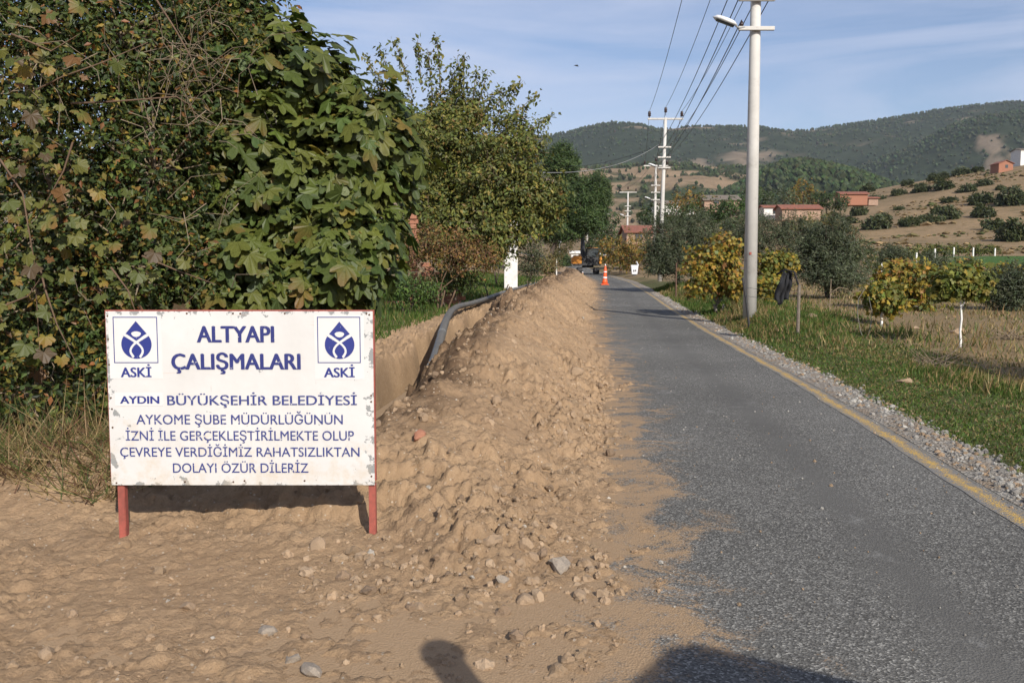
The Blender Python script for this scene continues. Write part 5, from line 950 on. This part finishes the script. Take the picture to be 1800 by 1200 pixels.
for i, g in enumerate(vr): tree('vine_bush', f'{ORD[i]} green and yellow vine from the left behind the white post fence', 'vine', g, [(g[0], g[1], g[2] + .75, .95, .7, .55), (g[0] + .6, g[1], g[2] + .65, .6, .6, .45)], 45, 12, .3, .26, GV, r0=.04, nbr=6, seed=300 + i, group='vines along the white post fence')

# ------------------------------------------------------------------ buildings
def brickwall():
    Y = 26.6; b = np.array([*W(728, 490, Y)[:2], 0]); b[2] = gz(b[0], Y); t = empty('ruined_wall', b, 'broken orange hollow brick wall and pillar overgrown by bramble', 'wall')
    me = MB(); me.box((0, 0, 0), (.285, .185, .125)); o0 = me.build('brick', MAT['brick'], t, bevel=.008); first = True
    def put(x, y, z, rz=0):
        nonlocal first
        o = o0 if first else o0.copy()
        if not first: COL.objects.link(o)
        first = False; o.location = (x + rng.normal(0, .006), y + rng.normal(0, .008), z); o.rotation_euler = (0, 0, rz + rng.normal(0, .02))
    for k in range(21): put(0, 0, .07 + k * .138, 0 if k % 2 else math.pi / 2)
    for r_ in range(11):
        for c in range(5):
            if r_ > 9 - 2.4 * c + rng.normal(0, .6): continue
            put(.31 + c * .3 + (r_ % 2) * .12, .25, .07 + r_ * .138)
    MB().box((.45, .36, .42), (.8, .03, .8)).build('mortar', MAT['pinkwall'], t)
    for k in range(3): put(-.28 - .2 * k, -.25, .06, rng.uniform(0, 3))
brickwall()
def house(px, py_base, Y, wd, dp, hw, hr, label, wall, roof, rz=0, gable=False, openings=(), z0=None, name='house'):
    b = W(px, py_base, Y); b[2] = float(gz(b[0], Y)) if z0 is None else z0; t = empty(name, b, label, 'house', None, rz)
    m = MB(); o = hw + (hr if gable else 0)
    if gable: m.prism([(-wd / 2, -.8), (wd / 2, -.8), (wd / 2, hw), (0, hw + hr), (-wd / 2, hw)], 'y', -dp / 2, dp / 2)
    else: m.prism([(-dp / 2, -.8), (dp / 2, -.8), (dp / 2, hw), (0, hw + hr), (-dp / 2, hw)], 'x', -wd / 2, wd / 2)
    wl = m.build('wall', MAT[wall], t); m = MB(); e = .35
    for s in (-1, 1):
        if gable: a = (s * (wd / 2 + e), hw - e * hr / (wd / 2)); m.prism([(0, hw + hr + .03), a if s > 0 else a, (a[0], a[1] + .14), (0, hw + hr + .17)], 'y', -dp / 2 - e, dp / 2 + e)
        else: a = (s * (dp / 2 + e), hw - e * hr / (dp / 2)); m.prism([(0, hw + hr + .03), a, (a[0], a[1] + .14), (0, hw + hr + .17)], 'x', -wd / 2 - e, wd / 2 + e)
    m.build('roof', MAT[roof], t)
    for (x, z, w_, h_, kind) in openings: f = MB().box((x, -dp / 2 - .03, z), (w_ + .1, .05, h_ + .1)).build(kind, MAT['wood'], t); MB().box((x, -dp / 2 - .06, z), (w_, .04, h_)).build('pane', MAT['glass'], f)
    return t
def hs(px, py, Y, *a, **k): return house(px, py, Y, *a, z0=float(W(px, py, Y)[2]), **k)
hs(1496, 355, 195, 5.6, 4, 1.5, .5, 'long orange brick shed with red tiled roof on the slope', 'brick', 'tile', name='brick_shed', rz=-.08)
hs(1531, 355, 197, 2.0, 2.6, .7, .25, 'low lean-to with dark tiles beside the brick shed', 'pinkwall', 'tile', name='lean_to')
hs(1402, 380, 150, 6.2, 4, 1.1, .6, 'low shed with a wide pinkish tiled roof behind the olive trees', 'pinkwall', 'tile', name='tiled_shed')
hs(1355, 379, 155, 3.2, 3, 1.3, .3, 'small white shed left of the tiled shed', 'white', 'tile', name='white_shed', openings=[(.3, .6, .7, .7, 'door')])
house(1760, 311, 285, 4.4, 5, 2.2, .9, 'small gabled orange brick house with one dark window on the hill', 'brick', 'tile', gable=True, openings=[(.2, 1.3, .8, .9, 'window')], name='brick_house')
house(1803, 303, 300, 7, 6, 4.2, .6, 'white house with dark roof on the hill at the right edge', 'white', 'wood', openings=[(-1.6, 2.8, 1.1, .9, 'window'), (.8, 2.8, 1.1, .9, 'window')], name='white_house')
hs(1128, 432, 116, 4.6, 6, 1.6, .8, 'village house with bright red tiled roof left of the big olive', 'pinkwall', 'tile', name='village_house', openings=[(-.8, .9, .8, .8, 'window')])
hs(1185, 372, 170, 7.5, 6, 1.2, .7, 'village house with dark flat looking roof behind the second pole', 'white', 'wood', name='village_house', openings=[(1, .5, .8, .7, 'window')])
hs(1262, 366, 160, 6, 6, 1.2, .9, 'village house with dark pitched roof near the green tree', 'pinkwall', 'wood', name='village_house', openings=[(-1, 1, .8, .8, 'window')])
hs(1010, 459, 175, 1.4, 1.0, 1.6, .2, 'small white kiosk at the far road bend', 'white', 'white', name='kiosk', openings=[(.0, .9, .45, .35, 'window')])
wb = np.array(ongr(898, 42)); wt = empty('white_wall', wb, 'peeling white garden wall end behind the climber on the left', 'wall'); zt = W(898, 368, 42)[2] - wb[2]
MB().box((0, .9, zt / 2 - .2), (.62, 2.0, zt + .4)).build('plaster', MAT['white'], wt, bevel=.03); MB().box((0, .9, zt + .06), (.74, 2.1, .1)).build('coping', MAT['concrete'], wt, bevel=.02)
# warning sign far up the road
rb = np.array(ongr(983, 150)); rs = empty('road_sign', rb, 'small white triangular road sign far up the road', 'sign'); zz = W(983, 425, 150)[2] - rb[2]
MB().tube([(0, 0, -.2), (0, 0, zz)], .04, 8).build('post', MAT['lampwhite'], rs, True); MB().prism([(-.5, zz + .35), (.5, zz + .35), (0, zz - .55)], 'y', -.06, -.03).build('plate', MAT['plastic'], rs)
# bird
bp = W(1013, 116, 70); bd = MB(); bd.tube([(-.16, 0, 0), (-.05, 0, .02), (.1, 0, .01), (.2, 0, 0)], [.01, .05, .045, .01], 8)
for s in (-1, 1): bd.add([(-.03, s * .03, .02), (.08, s * .03, .02), (.02, s * .26, .06), (-.08, s * .42, .0), (-.06, s * .26, .05)], [(0, 1, 2), (0, 2, 4), (4, 2, 3)])
bo = bd.build('bird', MAT['black'], None, True, loc=bp); bo.rotation_euler = (.1, .1, .3); tag(bo, 'small dark bird gliding in the sky above the pine', 'bird')

# ------------------------------------------------------------------ what throws the foreground shadows: a bystander and a van, right of the camera
person((.83, .83, 0), 1.86, 0.0, 'bystander right of the camera whose head shadow falls on the dirt', (.1, .1, .12), (.06, .07, .1))
def van():
    t = empty('parked_van', (.96, -1.3, -.02), 'tall white van parked right of the camera casting the shadow on the asphalt', 'van', None, R(-32)); wm = paint('van_paint', (.72, .72, .7), (.66, .66, .64), 2, .3, .05)
    MB().prism([(0, .35), (5.2, .35), (5.3, .6), (5.25, 1.15), (4.5, 1.35), (3.8, 2.1), (3.4, 2.36), (.3, 2.4), (.05, 2.25), (-.02, 1.2)], 'y', 0, 1.9).build('body', wm, t, bevel=.1)
    for x in (.9, 4.2):
        for y in (.1, 1.8): wh = MB().tube([(x, y - .12, .34), (x, y + .12, .34)], .34, 22).build('wheel', MAT['black'], t, True); MB().tube([(x, y - .125, .34), (x, y + .125, .34)], .19, 14).build('rim', MAT['lampwhite'], wh, True)
    for yy in (-.012, 1.904):
        for x0, x1 in ((.4, 1.6), (1.8, 3.0), (3.15, 3.75)): MB().prism([(x0, 1.3), (x1, 1.3), (x1 - .05, 1.9), (x0 + .05, 1.9)], 'y', yy, yy + .008).build('window', MAT['glass'], t)
    MB().box((-.03, .95, 1.65), (.02, 1.4, .5)).build('window', MAT['glass'], t)
    for y in (.12, 1.78): MB().box((-.04, y, 1.05), (.05, .14, .4)).build('tail_light', MAT['coneorange'], t, bevel=.01)
van()
# ------------------------------------------------------------------ air
hz_, hn, hb = newmat('haze_air'); hn.nodes.remove(hb); pv = hn.nodes.new('ShaderNodeVolumePrincipled'); pv.inputs['Density'].default_value = 5.5e-5; pv.inputs['Color'].default_value = (.78, .88, 1, 1); pv.inputs['Anisotropy'].default_value = .0
hn.links.new(pv.outputs[0], hn.nodes['Material Output'].inputs['Volume'])
hx = MB().box((200, 1650, 300), (9600, 4400, 640)).build('haze', hz_); tag(hx, 'thin blue haze over the valley', 'haze', kind='stuff')
